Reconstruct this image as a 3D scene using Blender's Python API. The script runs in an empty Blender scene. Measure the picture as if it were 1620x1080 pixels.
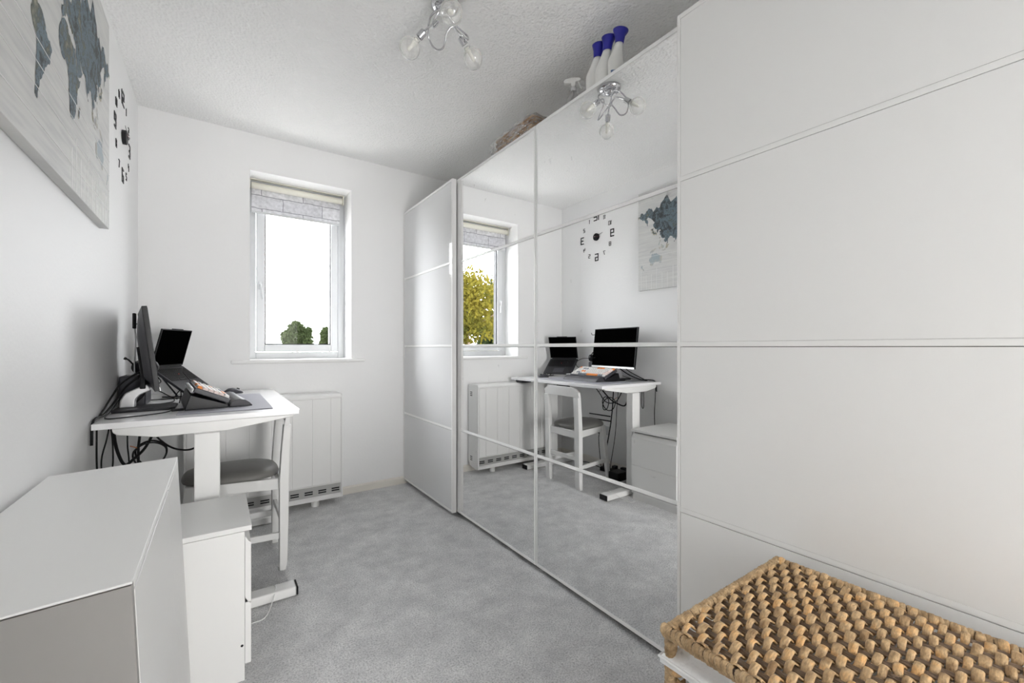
import bpy, bmesh, math, random
from math import sin, cos, pi, radians, atan2, sqrt
from mathutils import Vector, Matrix
random.seed(7)
S = bpy.context.scene
C = S.collection

# ------------------------------------------------------------------ camera
CAM_H = 1.19
cam = bpy.data.cameras.new('camera'); camo = bpy.data.objects.new('camera', cam); C.objects.link(camo)
cam.sensor_width = 36; cam.lens = 669 / 1620 * 36
cam.shift_y = 9.3 / 1620
cam.clip_start = 0.02; cam.clip_end = 200
camo.location = (0, 0, CAM_H)
camo.rotation_euler = (pi / 2, 0, -math.atan(466 / 669))
S.camera = camo
# ------------------------------------------------------------------ world (bright overcast sky)
W = bpy.data.worlds.new('sky'); S.world = W; W.use_nodes = True
wn = W.node_tree.nodes; wl = W.node_tree.links
bg = wn['Background']; bg.inputs['Color'].default_value = (0.96, 0.98, 1.0, 1); 
# overcast sky, brighter towards the veiled sun on the left (-x) side
_tc = wn.new('ShaderNodeTexCoord'); _sx = wn.new('ShaderNodeSeparateXYZ'); _mr = wn.new('ShaderNodeMapRange')
wl.new(_tc.outputs['Generated'], _sx.inputs[0]); wl.new(_sx.outputs['X'], _mr.inputs[0])
_mr.inputs[1].default_value = -0.8; _mr.inputs[2].default_value = 0.6; _mr.inputs[3].default_value = 17.0; _mr.inputs[4].default_value = 5.5
_mz = wn.new('ShaderNodeMapRange'); wl.new(_sx.outputs['Z'], _mz.inputs[0])   # dimmed overhead to darken the floor below the window, bright low sky
_mz.inputs[1].default_value = 0.50; _mz.inputs[2].default_value = 0.85; _mz.inputs[3].default_value = 1.0; _mz.inputs[4].default_value = 0.22
_mm = wn.new('ShaderNodeMath'); _mm.operation = 'MULTIPLY'; wl.new(_mr.outputs[0], _mm.inputs[0]); wl.new(_mz.outputs[0], _mm.inputs[1])
wl.new(_mm.outputs[0], bg.inputs['Strength'])
S.view_settings.view_transform = 'Standard'; S.view_settings.look = 'None'
S.view_settings.gamma = 1; S.view_settings.exposure = 1.06; S.view_settings.use_curve_mapping = False
# ------------------------------------------------------------------ lights
def area(name, loc, rot, sx, sy, power, col=(1, 1, 1), portal=False):
    l = bpy.data.lights.new(name, 'AREA'); l.shape = 'RECTANGLE'; l.size = sx; l.size_y = sy
    l.energy = power; l.color = col
    o = bpy.data.objects.new(name, l); o.location = loc; o.rotation_euler = rot; C.objects.link(o)
    if portal: l.cycles.is_portal = True
    return o
# sky portal at the window
area('window_portal', (0.545, 3.87, 1.75), (-pi / 2, 0, 0), 0.7, 1.3, 1, portal=True)
# added fill light, upright in the unseen hall behind the camera
area('hall_fill', (1.05, -3.4, 1.05), (pi / 2, 0, 0), 1.0, 1.6, 60, (1, 0.99, 0.97))
CY = S.cycles if hasattr(S, 'cycles') else None
try:
    S.cycles.max_bounces = 14; S.cycles.diffuse_bounces = 12; S.cycles.glossy_bounces = 6
    S.cycles.transparent_max_bounces = 16; S.cycles.transmission_bounces = 8
    S.cycles.use_denoising = True; S.cycles.sample_clamp_indirect = 6
    S.cycles.caustics_reflective = False; S.cycles.caustics_refractive = False
except Exception: pass

# ------------------------------------------------------------------ materials
def mat(name, col, rough=0.5, metal=0.0, coat=0.0, spec=0.5, trans=0.0, bump=None, vary=None, ior=1.45, sheen=0):
    """bump=(scale,strength,dist[,detail]); vary=(scale,col2,lo,hi)"""
    m = bpy.data.materials.new(name); m.use_nodes = True
    n = m.node_tree.nodes; l = m.node_tree.links; b = n['Principled BSDF']
    b.inputs['Base Color'].default_value = (*col, 1); b.inputs['Roughness'].default_value = rough
    b.inputs['Metallic'].default_value = metal; b.inputs['Coat Weight'].default_value = coat
    b.inputs['Coat Roughness'].default_value = 0.03
    b.inputs['Specular IOR Level'].default_value = spec; b.inputs['Transmission Weight'].default_value = trans
    b.inputs['IOR'].default_value = ior; b.inputs['Sheen Weight'].default_value = sheen
    tc = n.new('ShaderNodeTexCoord')
    def noise(sc, det=3):
        t = n.new('ShaderNodeTexNoise'); t.inputs['Scale'].default_value = sc; t.inputs['Detail'].default_value = det
        l.new(tc.outputs['Object'], t.inputs['Vector']); return t
    if vary:
        t = noise(vary[0], 4); r = n.new('ShaderNodeValToRGB')
        r.color_ramp.elements[0].position = vary[2]; r.color_ramp.elements[1].position = vary[3]
        r.color_ramp.elements[0].color = (*col, 1); r.color_ramp.elements[1].color = (*vary[1], 1)
        l.new(t.outputs['Fac'], r.inputs['Fac']); l.new(r.outputs['Color'], b.inputs['Base Color'])
    if bump:
        t = noise(bump[0], bump[3] if len(bump) > 3 else 3); bp = n.new('ShaderNodeBump')
        bp.inputs['Strength'].default_value = bump[1]; bp.inputs['Distance'].default_value = bump[2]
        l.new(t.outputs['Fac'], bp.inputs['Height']); l.new(bp.outputs['Normal'], b.inputs['Normal'])
    return m
def nodes_of(m): return m.node_tree.nodes, m.node_tree.links, m.node_tree.nodes['Principled BSDF']

PAINT = mat('wall_paint', (0.87, 0.87, 0.87), 0.55, bump=(60, 0.08, 0.01), spec=0.35)
CEIL = mat('ceiling_texture', (0.89, 0.89, 0.885), 0.8, spec=0.2)
n, l, b = nodes_of(CEIL)
tc = n['Texture Coordinate']
vo = n.new('ShaderNodeTexVoronoi'); vo.inputs['Scale'].default_value = 85; vo.feature = 'SMOOTH_F1'
no = n.new('ShaderNodeTexNoise'); no.inputs['Scale'].default_value = 60; no.inputs['Detail'].default_value = 4
ad = n.new('ShaderNodeMath'); ad.operation = 'ADD'
bp = n.new('ShaderNodeBump'); bp.inputs['Strength'].default_value = 0.75; bp.inputs['Distance'].default_value = 0.006
l.new(tc.outputs['Object'], vo.inputs['Vector']); l.new(tc.outputs['Object'], no.inputs['Vector'])
l.new(vo.outputs['Distance'], ad.inputs[0]); l.new(no.outputs['Fac'], ad.inputs[1])
l.new(ad.outputs[0], bp.inputs['Height']); l.new(bp.outputs['Normal'], b.inputs['Normal'])

CARPET = mat('grey_carpet', (0.4, 0.4, 0.42), 0.95, spec=0.1, sheen=0.15)
n, l, b = nodes_of(CARPET); tc = n['Texture Coordinate']
def nz(sc, det, rough=0.6):
    t = n.new('ShaderNodeTexNoise'); t.inputs['Scale'].default_value = sc; t.inputs['Detail'].default_value = det
    t.inputs['Roughness'].default_value = rough
    l.new(tc.outputs['Object'], t.inputs['Vector']); return t
f1 = nz(150, 4, 0.8); f2 = nz(7, 7, 0.72); f3 = nz(60, 3)
r1 = n.new('ShaderNodeValToRGB'); r1.color_ramp.elements[0].position = 0.30; r1.color_ramp.elements[1].position = 0.56
r1.color_ramp.elements[0].color = (0.40, 0.40, 0.412, 1); r1.color_ramp.elements[1].color = (1, 1, 1, 1)
l.new(f1.outputs['Fac'], r1.inputs['Fac'])
r2 = n.new('ShaderNodeValToRGB'); r2.color_ramp.elements[0].position = 0.36; r2.color_ramp.elements[1].position = 0.66
r2.color_ramp.elements[0].color = (0.74, 0.74, 0.75, 1); r2.color_ramp.elements[1].color = (1.0, 1.0, 1.0, 1)
l.new(f2.outputs['Fac'], r2.inputs['Fac'])
mx = n.new('ShaderNodeMixRGB'); mx.blend_type = 'MULTIPLY'; mx.inputs['Fac'].default_value = 1
l.new(r1.outputs['Color'], mx.inputs[1]); l.new(r2.outputs['Color'], mx.inputs[2]); l.new(mx.outputs[0], b.inputs['Base Color'])
ad = n.new('ShaderNodeMath'); ad.operation = 'ADD'; l.new(f1.outputs['Fac'], ad.inputs[0]); l.new(f3.outputs['Fac'], ad.inputs[1])
bp = n.new('ShaderNodeBump'); bp.inputs['Strength'].default_value = 0.8; bp.inputs['Distance'].default_value = 0.008
l.new(ad.outputs[0], bp.inputs['Height']); l.new(bp.outputs['Normal'], b.inputs['Normal'])

SKIRT = mat('cream_gloss_paint', (0.80, 0.77, 0.71), 0.35)
UPVC = mat('white_upvc', (0.58, 0.59, 0.60), 0.35)
SILLM = mat('sill_white', (0.84, 0.84, 0.83), 0.35)
WLAM = mat('white_laminate', (0.80, 0.80, 0.79), 0.42)
WDOOR = mat('white_foil_door', (0.745, 0.745, 0.735), 0.40)
WDFRAME = mat('white_foil_frame', (0.75, 0.75, 0.74), 0.40)
WFRAME = mat('white_aluminium', (0.84, 0.84, 0.83), 0.35)
WGLASS = mat('white_gloss_glass', (0.68, 0.685, 0.69), 0.6, coat=0.8, spec=0.15)
MIRROR = mat('mirror_silver', (0.97, 0.975, 0.975), 0.0, metal=1.0)
n, l, b = nodes_of(MIRROR)   # faint dust smudges
t = n.new('ShaderNodeTexNoise'); t.inputs['Scale'].default_value = 11; t.inputs['Detail'].default_value = 6; t.inputs['Roughness'].default_value = 0.7
l.new(n['Texture Coordinate'].outputs['Object'], t.inputs['Vector'])
r = n.new('ShaderNodeValToRGB'); r.color_ramp.elements[0].position = 0.66; r.color_ramp.elements[1].position = 0.80
r.color_ramp.elements[0].color = (0, 0, 0, 1); r.color_ramp.elements[1].color = (0.45, 0.45, 0.45, 1)
l.new(t.outputs['Fac'], r.inputs['Fac'])
df = n.new('ShaderNodeBsdfDiffuse'); df.inputs['Color'].default_value = (0.75, 0.75, 0.75, 1)
ms = n.new('ShaderNodeMixShader'); l.new(r.outputs['Color'], ms.inputs['Fac']); l.new(b.outputs[0], ms.inputs[1]); l.new(df.outputs[0], ms.inputs[2])
l.new(ms.outputs[0], n['Material Output'].inputs['Surface'])

BLACKGAP = mat('black_gap', (0.02, 0.02, 0.02), 0.6)
BLACK = mat('black_plastic', (0.011, 0.011, 0.013), 0.38, spec=0.3)
DARK = mat('dark_grey_plastic', (0.024, 0.024, 0.028), 0.42, spec=0.35)
MIDG = mat('charcoal_case', (0.048, 0.048, 0.058), 0.42)
SCREEN = mat('black_screen', (0.0015, 0.0015, 0.0015), 1.0, spec=0.0)
CABLE = mat('black_cable', (0.01, 0.01, 0.011), 0.5, spec=0.3)
SILVER = mat('silver_metal', (0.72, 0.72, 0.73), 0.35, metal=0.6)
CHROME = mat('chrome', (0.62, 0.62, 0.64), 0.08, metal=1.0)
GREYMAT = mat('grey_desk_mat', (0.32, 0.32, 0.36), 0.75, bump=(900, 0.3, 0.001))
SEATM = mat('grey_seat_vinyl', (0.17, 0.165, 0.155), 0.42, bump=(25, 0.15, 0.01))
WPAINT = mat('white_painted_wood', (0.82, 0.82, 0.81), 0.38)
DESKW = mat('white_desk_top', (0.92, 0.92, 0.93), 0.22, coat=0.3)
SIDEDARK = mat('dark_side_panel', (0.31, 0.30, 0.288), 0.42)  # cabinet side panel, darker grey than the other panels
BLIND = None
ORANGE = mat('orange_keycap', (0.85, 0.27, 0.05), 0.45)
KEYW = mat('white_keycap', (0.82, 0.80, 0.78), 0.45)
KEYP = mat('pale_pink_keycap', (0.84, 0.70, 0.66), 0.45)
KEYG = mat('grey_keycap', (0.25, 0.27, 0.30), 0.45)
BLUE = mat('blue_cap', (0.02, 0.02, 0.30), 0.35)
BOTTLEW = mat('white_bottle', (0.80, 0.80, 0.78), 0.35)
LABELB = mat('bottle_label', (0.55, 0.60, 0.66), 0.5, vary=(60, (0.12, 0.2, 0.4), 0.45, 0.6))
CLEARP = mat('clear_plastic', (0.95, 0.95, 0.95), 0.12, trans=0.92, ior=1.2)
CREAM = mat('cream_plastic', (0.80, 0.78, 0.69), 0.4)
LINER = mat('white_cotton_liner', (0.86, 0.86, 0.86), 0.8, bump=(30, 0.5, 0.02))
BARK = mat('bark', (0.10, 0.075, 0.05), 0.9, bump=(12, 0.6, 0.05))
BOUNCE = mat('pale_bounce_ground', (0.62, 0.60, 0.57), 0.9, vary=(3, (0.55, 0.54, 0.52), 0.3, 0.7))  # unseen ground, made pale to bounce sky light into the room
BULB = None
BULBIN = mat('bulb_inner', (0.88, 0.87, 0.80), 0.5)
BRASS = mat('brass_terminal', (0.75, 0.55, 0.2), 0.3, metal=1)
COPPER = mat('copper_tie', (0.55, 0.22, 0.1), 0.5)

def wicker(name, c1, c2, c3):
    m = mat(name, c1, 0.5, spec=0.35); n, l, b = nodes_of(m); tc = n['Texture Coordinate']
    t = n.new('ShaderNodeTexNoise'); t.inputs['Scale'].default_value = 32; t.inputs['Detail'].default_value = 2
    l.new(tc.outputs['Object'], t.inputs['Vector'])
    r = n.new('ShaderNodeValToRGB'); e = r.color_ramp.elements
    e[0].position = 0.30; e[0].color = (*c1, 1); e[1].position = 0.72; e[1].color = (*c3, 1)
    x = e.new(0.5); x.color = (*c2, 1)
    l.new(t.outputs['Fac'], r.inputs['Fac'])
    g = n.new('ShaderNodeTexNoise'); g.inputs['Scale'].default_value = 260; g.inputs['Detail'].default_value = 2
    mp = n.new('ShaderNodeMapping'); mp.inputs['Scale'].default_value = (0.25, 1.4, 1); l.new(tc.outputs['Object'], mp.inputs['Vector']); l.new(mp.outputs[0], g.inputs['Vector'])
    mr = n.new('ShaderNodeMapRange'); mr.inputs[1].default_value = 0.3; mr.inputs[2].default_value = 0.7; mr.inputs[3].default_value = 0.78; mr.inputs[4].default_value = 1.25
    l.new(g.outputs['Fac'], mr.inputs[0])
    mm = n.new('ShaderNodeMixRGB'); mm.blend_type = 'MULTIPLY'; mm.inputs[0].default_value = 1
    l.new(r.outputs[0], mm.inputs[1]); l.new(mr.outputs[0], mm.inputs[2]); l.new(mm.outputs[0], b.inputs['Base Color'])
    bp = n.new('ShaderNodeBump'); bp.inputs['Strength'].default_value = 0.5; bp.inputs['Distance'].default_value = 0.002
    l.new(g.outputs['Fac'], bp.inputs['Height']); l.new(bp.outputs['Normal'], b.inputs['Normal'])
    return m
WICK = wicker('wicker_strand', (0.27, 0.165, 0.08), (0.50, 0.345, 0.19), (0.62, 0.36, 0.15))
WICKRIM = wicker('wicker_rim', (0.28, 0.18, 0.09), (0.42, 0.29, 0.16), (0.50, 0.36, 0.21))
STAKE = mat('cane_stake', (0.22, 0.15, 0.10), 0.5)
CORE = mat('gap_shade_core', (0.06, 0.035, 0.02), 0.7)  # core darkened to stand for shade in the gaps between rim wraps
WICKD = wicker('brown_wicker', (0.16, 0.08, 0.03), (0.36, 0.21, 0.10), (0.62, 0.45, 0.28))

def leafmat(name, c1, c2):
    m = mat(name, c1, 0.8, spec=0.03, vary=(0.9, c2, 0.35, 0.65)); n, l, b = nodes_of(m)
    b.inputs['Subsurface Weight'].default_value = 0
    tr = n.new('ShaderNodeBsdfTranslucent'); tr.inputs['Color'].default_value = (*c2, 1)
    ms = n.new('ShaderNodeMixShader'); ms.inputs['Fac'].default_value = 0.4
    l.new(b.outputs[0], ms.inputs[1]); l.new(tr.outputs[0], ms.inputs[2]); l.new(ms.outputs[0], n['Material Output'].inputs['Surface'])
    return m
LEAFY = leafmat('yellow_green_leaves', (0.022, 0.032, 0.007), (0.082, 0.066, 0.010))
LEAFG = leafmat('green_leaves', (0.010, 0.016, 0.006), (0.026, 0.034, 0.014))

# window pane: mostly clear with a weak surface reflection
PANE = bpy.data.materials.new('window_glass'); PANE.use_nodes = True
n = PANE.node_tree.nodes; l = PANE.node_tree.links; n.remove(n['Principled BSDF'])
tr = n.new('ShaderNodeBsdfTransparent'); gl = n.new('ShaderNodeBsdfGlossy'); gl.inputs['Roughness'].default_value = 0.02
lw_ = n.new('ShaderNodeLayerWeight'); lw_.inputs['Blend'].default_value = 0.5
fp = n.new('ShaderNodeMath'); fp.operation = 'POWER'; fp.inputs[1].default_value = 5; l.new(lw_.outputs['Facing'], fp.inputs[0])
fr = n.new('ShaderNodeMapRange'); fr.inputs[3].default_value = 0.002; fr.inputs[4].default_value = 0.6; l.new(fp.outputs[0], fr.inputs[0])
ms = n.new('ShaderNodeMixShader'); l.new(fr.outputs[0], ms.inputs['Fac']); l.new(tr.outputs[0], ms.inputs[1]); l.new(gl.outputs[0], ms.inputs[2])
l.new(ms.outputs[0], n['Material Output'].inputs['Surface'])
# thin crinkled film
FILM = bpy.data.materials.new('clear_film'); FILM.use_nodes = True
n = FILM.node_tree.nodes; l = FILM.node_tree.links; n.remove(n['Principled BSDF'])
tr = n.new('ShaderNodeBsdfTransparent'); gl = n.new('ShaderNodeBsdfGlossy'); gl.inputs['Roughness'].default_value = 0.15
df = n.new('ShaderNodeBsdfDiffuse'); df.inputs['Color'].default_value = (0.85, 0.85, 0.85, 1)
m1 = n.new('ShaderNodeMixShader'); m1.inputs['Fac'].default_value = 0.5; l.new(gl.outputs[0], m1.inputs[1]); l.new(df.outputs[0], m1.inputs[2])
lw = n.new('ShaderNodeLayerWeight'); lw.inputs['Blend'].default_value = 0.35
m2 = n.new('ShaderNodeMixShader'); l.new(lw.outputs['Facing'], m2.inputs['Fac']); l.new(tr.outputs[0], m2.inputs[1]); l.new(m1.outputs[0], m2.inputs[2])
l.new(m2.outputs[0], n['Material Output'].inputs['Surface'])

# bulb glass: thin clear globe with a faint white haze and a soft reflection
BULB = bpy.data.materials.new('bulb_glass'); BULB.use_nodes = True
n = BULB.node_tree.nodes; l = BULB.node_tree.links; n.remove(n['Principled BSDF'])
tr = n.new('ShaderNodeBsdfTransparent'); gl = n.new('ShaderNodeBsdfGlossy'); gl.inputs['Roughness'].default_value = 0.05
df = n.new('ShaderNodeBsdfDiffuse'); df.inputs['Color'].default_value = (0.86, 0.86, 0.83, 1)
lw = n.new('ShaderNodeLayerWeight'); lw.inputs['Blend'].default_value = 0.25
mr = n.new('ShaderNodeMapRange'); mr.inputs[3].default_value = 0.22; mr.inputs[4].default_value = 0.75; l.new(lw.outputs['Facing'], mr.inputs[0])
m1 = n.new('ShaderNodeMixShader'); m1.inputs['Fac'].default_value = 0.2; l.new(df.outputs[0], m1.inputs[1]); l.new(gl.outputs[0], m1.inputs[2])
m2 = n.new('ShaderNodeMixShader'); l.new(mr.outputs[0], m2.inputs['Fac']); l.new(tr.outputs[0], m2.inputs[1]); l.new(m1.outputs[0], m2.inputs[2])
l.new(m2.outputs[0], n['Material Output'].inputs['Surface'])

# blind cloth: white fabric printed with a pale brick pattern, a little translucent
BLIND = mat('brick_print_cloth', (0.72, 0.72, 0.75), 0.85); n, l, b = nodes_of(BLIND)
tc = n['Texture Coordinate']
mp = n.new('ShaderNodeMapping'); mp.inputs['Rotation'].default_value = (pi / 2, 0, 0); l.new(tc.outputs['Object'], mp.inputs['Vector'])
bk = n.new('ShaderNodeTexBrick'); bk.inputs['Scale'].default_value = 1.0
bk.inputs['Brick Width'].default_value = 0.29; bk.inputs['Row Height'].default_value = 0.098; bk.inputs['Mortar Size'].default_value = 0.0035; bk.inputs['Mortar Smooth'].default_value = 0.6
bk.inputs['Color1'].default_value = (0.78, 0.78, 0.80, 1); bk.inputs['Color2'].default_value = (0.68, 0.68, 0.71, 1); bk.inputs['Mortar'].default_value = (0.26, 0.26, 0.29, 1)
wob = n.new('ShaderNodeTexNoise'); wob.inputs['Scale'].default_value = 14; l.new(tc.outputs['Object'], wob.inputs['Vector'])
va = n.new('ShaderNodeVectorMath'); va.operation = 'SCALE'; va.inputs['Scale'].default_value = 0.018; l.new(wob.outputs['Color'], va.inputs[0])
vb = n.new('ShaderNodeVectorMath'); vb.operation = 'ADD'; l.new(mp.outputs[0], vb.inputs[0]); l.new(va.outputs[0], vb.inputs[1])
l.new(vb.outputs[0], bk.inputs['Vector'])
g = n.new('ShaderNodeTexNoise'); g.inputs['Scale'].default_value = 40; g.inputs['Detail'].default_value = 5; l.new(tc.outputs['Object'], g.inputs['Vector'])
mr = n.new('ShaderNodeMapRange'); mr.inputs[1].default_value = 0.3; mr.inputs[2].default_value = 0.7; mr.inputs[3].default_value = 0.8; mr.inputs[4].default_value = 1.1; l.new(g.outputs['Fac'], mr.inputs[0])
mm = n.new('ShaderNodeMixRGB'); mm.blend_type = 'MULTIPLY'; mm.inputs[0].default_value = 1; l.new(bk.outputs['Color'], mm.inputs[1]); l.new(mr.outputs[0], mm.inputs[2])
l.new(mm.outputs[0], b.inputs['Base Color'])
tl = n.new('ShaderNodeBsdfTranslucent'); l.new(mm.outputs[0], tl.inputs['Color'])
ms = n.new('ShaderNodeMixShader'); ms.inputs['Fac'].default_value = 0.10; l.new(b.outputs[0], ms.inputs[1]); l.new(tl.outputs[0], ms.inputs[2]); l.new(ms.outputs[0], n['Material Output'].inputs['Surface'])

# canvas print: distressed pale boards; land = slate/teal/ochre brushwork
CANV = mat('pale_board_print', (0.66, 0.66, 0.65), 0.7); n, l, b = nodes_of(CANV); tc = n['Texture Coordinate']
mp = n.new('ShaderNodeMapping'); mp.inputs['Scale'].default_value = (1, 2.2, 26); l.new(tc.outputs['Object'], mp.inputs['Vector'])
g = n.new('ShaderNodeTexNoise'); g.inputs['Scale'].default_value = 2.2; g.inputs['Detail'].default_value = 6; l.new(mp.outputs[0], g.inputs['Vector'])
r = n.new('ShaderNodeValToRGB'); r.color_ramp.elements[0].position = 0.3; r.color_ramp.elements[1].position = 0.6
r.color_ramp.elements[0].color = (0.60, 0.60, 0.60, 1); r.color_ramp.elements[1].color = (0.70, 0.70, 0.685, 1)
l.new(g.outputs['Fac'], r.inputs['Fac']); l.new(r.outputs[0], b.inputs['Base Color'])
LAND = mat('map_land_print', (0.1, 0.12, 0.13), 0.65); n, l, b = nodes_of(LAND); tc = n['Texture Coordinate']
g = n.new('ShaderNodeTexNoise'); g.inputs['Scale'].default_value = 9; g.inputs['Detail'].default_value = 10; g.inputs['Roughness'].default_value = 0.8; l.new(tc.outputs['Object'], g.inputs['Vector'])
r = n.new('ShaderNodeValToRGB'); e = r.color_ramp.elements
e[0].position = 0.32; e[0].color = (0.03, 0.035, 0.04, 1); e[1].position = 0.72; e[1].color = (0.42, 0.40, 0.30, 1)
x = e.new(0.45); x.color = (0.055, 0.065, 0.07, 1); x = e.new(0.485); x.color = (0.13, 0.17, 0.20, 1); x = e.new(0.53); x.color = (0.16, 0.225, 0.27, 1); x = e.new(0.555); x.color = (0.07, 0.08, 0.085, 1); x = e.new(0.60); x.color = (0.16, 0.17, 0.14, 1)
l.new(g.outputs['Fac'], r.inputs['Fac']); l.new(r.outputs[0], b.inputs['Base Color'])
LANDP = mat('map_pale_land_print', (0.38, 0.44, 0.48), 0.65, vary=(14, (0.55, 0.53, 0.48), 0.42, 0.6))
OCHRE = mat('map_coast_print', (0.40, 0.37, 0.28), 0.65)
GRIDW = mat('map_grid_print', (0.84, 0.84, 0.83), 0.6)

# ------------------------------------------------------------------ geometry helpers
class MB:
    def __init__(s): s.bm = bmesh.new(); s.mi = 0
    def _f(s, vs):
        try: f = s.bm.faces.new(vs); f.material_index = s.mi; return f
        except ValueError: return None
    def box(s, a, b_):
        x0, y0, z0 = a; x1, y1, z1 = b_
        v = [s.bm.verts.new(p) for p in ((x0, y0, z0), (x1, y0, z0), (x1, y1, z0), (x0, y1, z0), (x0, y0, z1), (x1, y0, z1), (x1, y1, z1), (x0, y1, z1))]
        for q in ((3, 2, 1, 0), (4, 5, 6, 7), (0, 1, 5, 4), (1, 2, 6, 5), (2, 3, 7, 6), (3, 0, 4, 7)): s._f([v[i] for i in q])
        return s
    def hexa(s, lo, hi):
        v = [s.bm.verts.new(p) for p in list(lo) + list(hi)]
        for q in ((3, 2, 1, 0), (4, 5, 6, 7), (0, 1, 5, 4), (1, 2, 6, 5), (2, 3, 7, 6), (3, 0, 4, 7)): s._f([v[i] for i in q])
        return s
    def prism(s, poly, axis, a, b_):
        """poly: 2D points; axis: extrusion axis 'x','y','z' from a to b"""
        def P(u, v, w): return {'x': (w, u, v), 'y': (u, w, v), 'z': (u, v, w)}[axis]
        A = [s.bm.verts.new(P(u, v, a)) for u, v in poly]; B = [s.bm.verts.new(P(u, v, b_)) for u, v in poly]
        s._f(A[::-1]); s._f(B); k = len(poly)
        for i in range(k): s._f([A[i], A[(i + 1) % k], B[(i + 1) % k], B[i]])
        return s
    def tube(s, pts, r, seg=8, cap=True, flat=None):
        pts = [Vector(p) for p in pts]; rings = []
        N = len(pts); ref = None
        for i, p in enumerate(pts):
            t = (pts[min(i + 1, N - 1)] - pts[max(i - 1, 0)]).normalized()
            if ref is None:
                ref = Vector((0, 0, 1)) if abs(t.z) < 0.9 else Vector((1, 0, 0))
            u = (ref - t * ref.dot(t))
            if u.length < 1e-5: u = Vector((1, 0, 0)) - t * t.x
            u.normalize(); w = t.cross(u); ref = u
            rr = r[i] if isinstance(r, (list, tuple)) else r
            fu, fw = flat or (1, 1)
            rings.append([s.bm.verts.new(p + u * cos(2 * pi * k / seg) * rr * fu + w * sin(2 * pi * k / seg) * rr * fw) for k in range(seg)])
        for a, c in zip(rings, rings[1:]):
            for k in range(seg): s._f([a[k], a[(k + 1) % seg], c[(k + 1) % seg], c[k]])
        if cap: s._f(rings[0][::-1]); s._f(rings[-1])
        return s
    def lathe(s, prof, o=(0, 0, 0), seg=24, ax=Vector((0, 0, 1)), sx=1, sy=1):
        o = Vector(o); ax = Vector(ax).normalized(); u = ax.orthogonal().normalized(); w = ax.cross(u); rings = []
        for r, z in prof:
            if r < 1e-6: rings.append([s.bm.verts.new(o + ax * z)])
            else: rings.append([s.bm.verts.new(o + ax * z + u * cos(2 * pi * k / seg) * r * sx + w * sin(2 * pi * k / seg) * r * sy) for k in range(seg)])
        for a, c in zip(rings, rings[1:]):
            for k in range(seg):
                k2 = (k + 1) % seg
                if len(a) == 1 and len(c) == 1: continue
                if len(a) == 1: s._f([a[0], c[k2], c[k]])
                elif len(c) == 1: s._f([a[k], a[k2], c[0]])
                else: s._f([a[k], a[k2], c[k2], c[k]])
        if len(rings[0]) > 1: s._f(rings[0][::-1])
        if len(rings[-1]) > 1: s._f(rings[-1])
        return s
    def loft(s, rings, cap=True, closed=True):
        R = [[s.bm.verts.new(p) for p in r] for r in rings]
        k = len(R[0])
        for a, c in zip(R, R[1:]):
            for i in range(k if closed else k - 1): s._f([a[i], a[(i + 1) % k], c[(i + 1) % k], c[i]])
        if cap: s._f(R[0][::-1]); s._f(R[-1])
        return s
    def xform(s, M):
        bmesh.ops.transform(s.bm, matrix=M, verts=s.bm.verts[:]); return s
    def build(s, name, m, parent=None, smooth=False, bevel=0, origin=None, label=None, seg=2):
        bmesh.ops.recalc_face_normals(s.bm, faces=s.bm.faces[:])
        me = bpy.data.meshes.new(name)
        if origin is not None: bmesh.ops.translate(s.bm, verts=s.bm.verts[:], vec=-Vector(origin))
        s.bm.to_mesh(me); s.bm.free()
        for mm_ in (m if isinstance(m, (list, tuple)) else [m]): me.materials.append(mm_)
        if smooth:
            for p in me.polygons: p.use_smooth = True
        o = bpy.data.objects.new(name, me); C.objects.link(o)
        if origin is not None: o.location = origin
        if parent is not None: o.parent = parent
        if bevel:
            bv = o.modifiers.new('bevel', 'BEVEL'); bv.width = bevel; bv.segments = seg; bv.limit_method = 'ANGLE'; bv.angle_limit = radians(35)
            bv.harden_normals = False
            for p in me.polygons: p.use_smooth = True
            try:
                wnm = o.modifiers.new('wn', 'WEIGHTED_NORMAL'); wnm.keep_sharp = True
            except Exception: pass
        if label: o['label'] = label
        return o
def box(a, b_): return MB().box(a, b_)
def thing(name, label, cat, loc=(0, 0, 0), rz=0, group=None):
    o = bpy.data.objects.new(name, None); C.objects.link(o); o.location = loc; o.rotation_euler = (0, 0, rz)
    o.empty_display_size = 0.05
    o['label'] = label; o['category'] = cat
    if group: o['group'] = group
    return o
def tag(o, label, cat, group=None):
    o['label'] = label; o['category'] = cat
    if group: o['group'] = group
    return o
def struct(o): o['kind'] = 'structure'; return o
def spline(pts, n=8):
    pts = [Vector(p) for p in pts]; P = [pts[0] * 2 - pts[1]] + pts + [pts[-1] * 2 - pts[-2]]; out = []
    for i in range(1, len(P) - 2):
        for k in range(n):
            t = k / n; a, b_, c, d = P[i - 1], P[i], P[i + 1], P[i + 2]
            out.append(0.5 * ((2 * b_) + (c - a) * t + (2 * a - 5 * b_ + 4 * c - d) * t * t + (3 * b_ - a - 3 * c + d) * t ** 3))
    out.append(pts[-1]); return out

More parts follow.
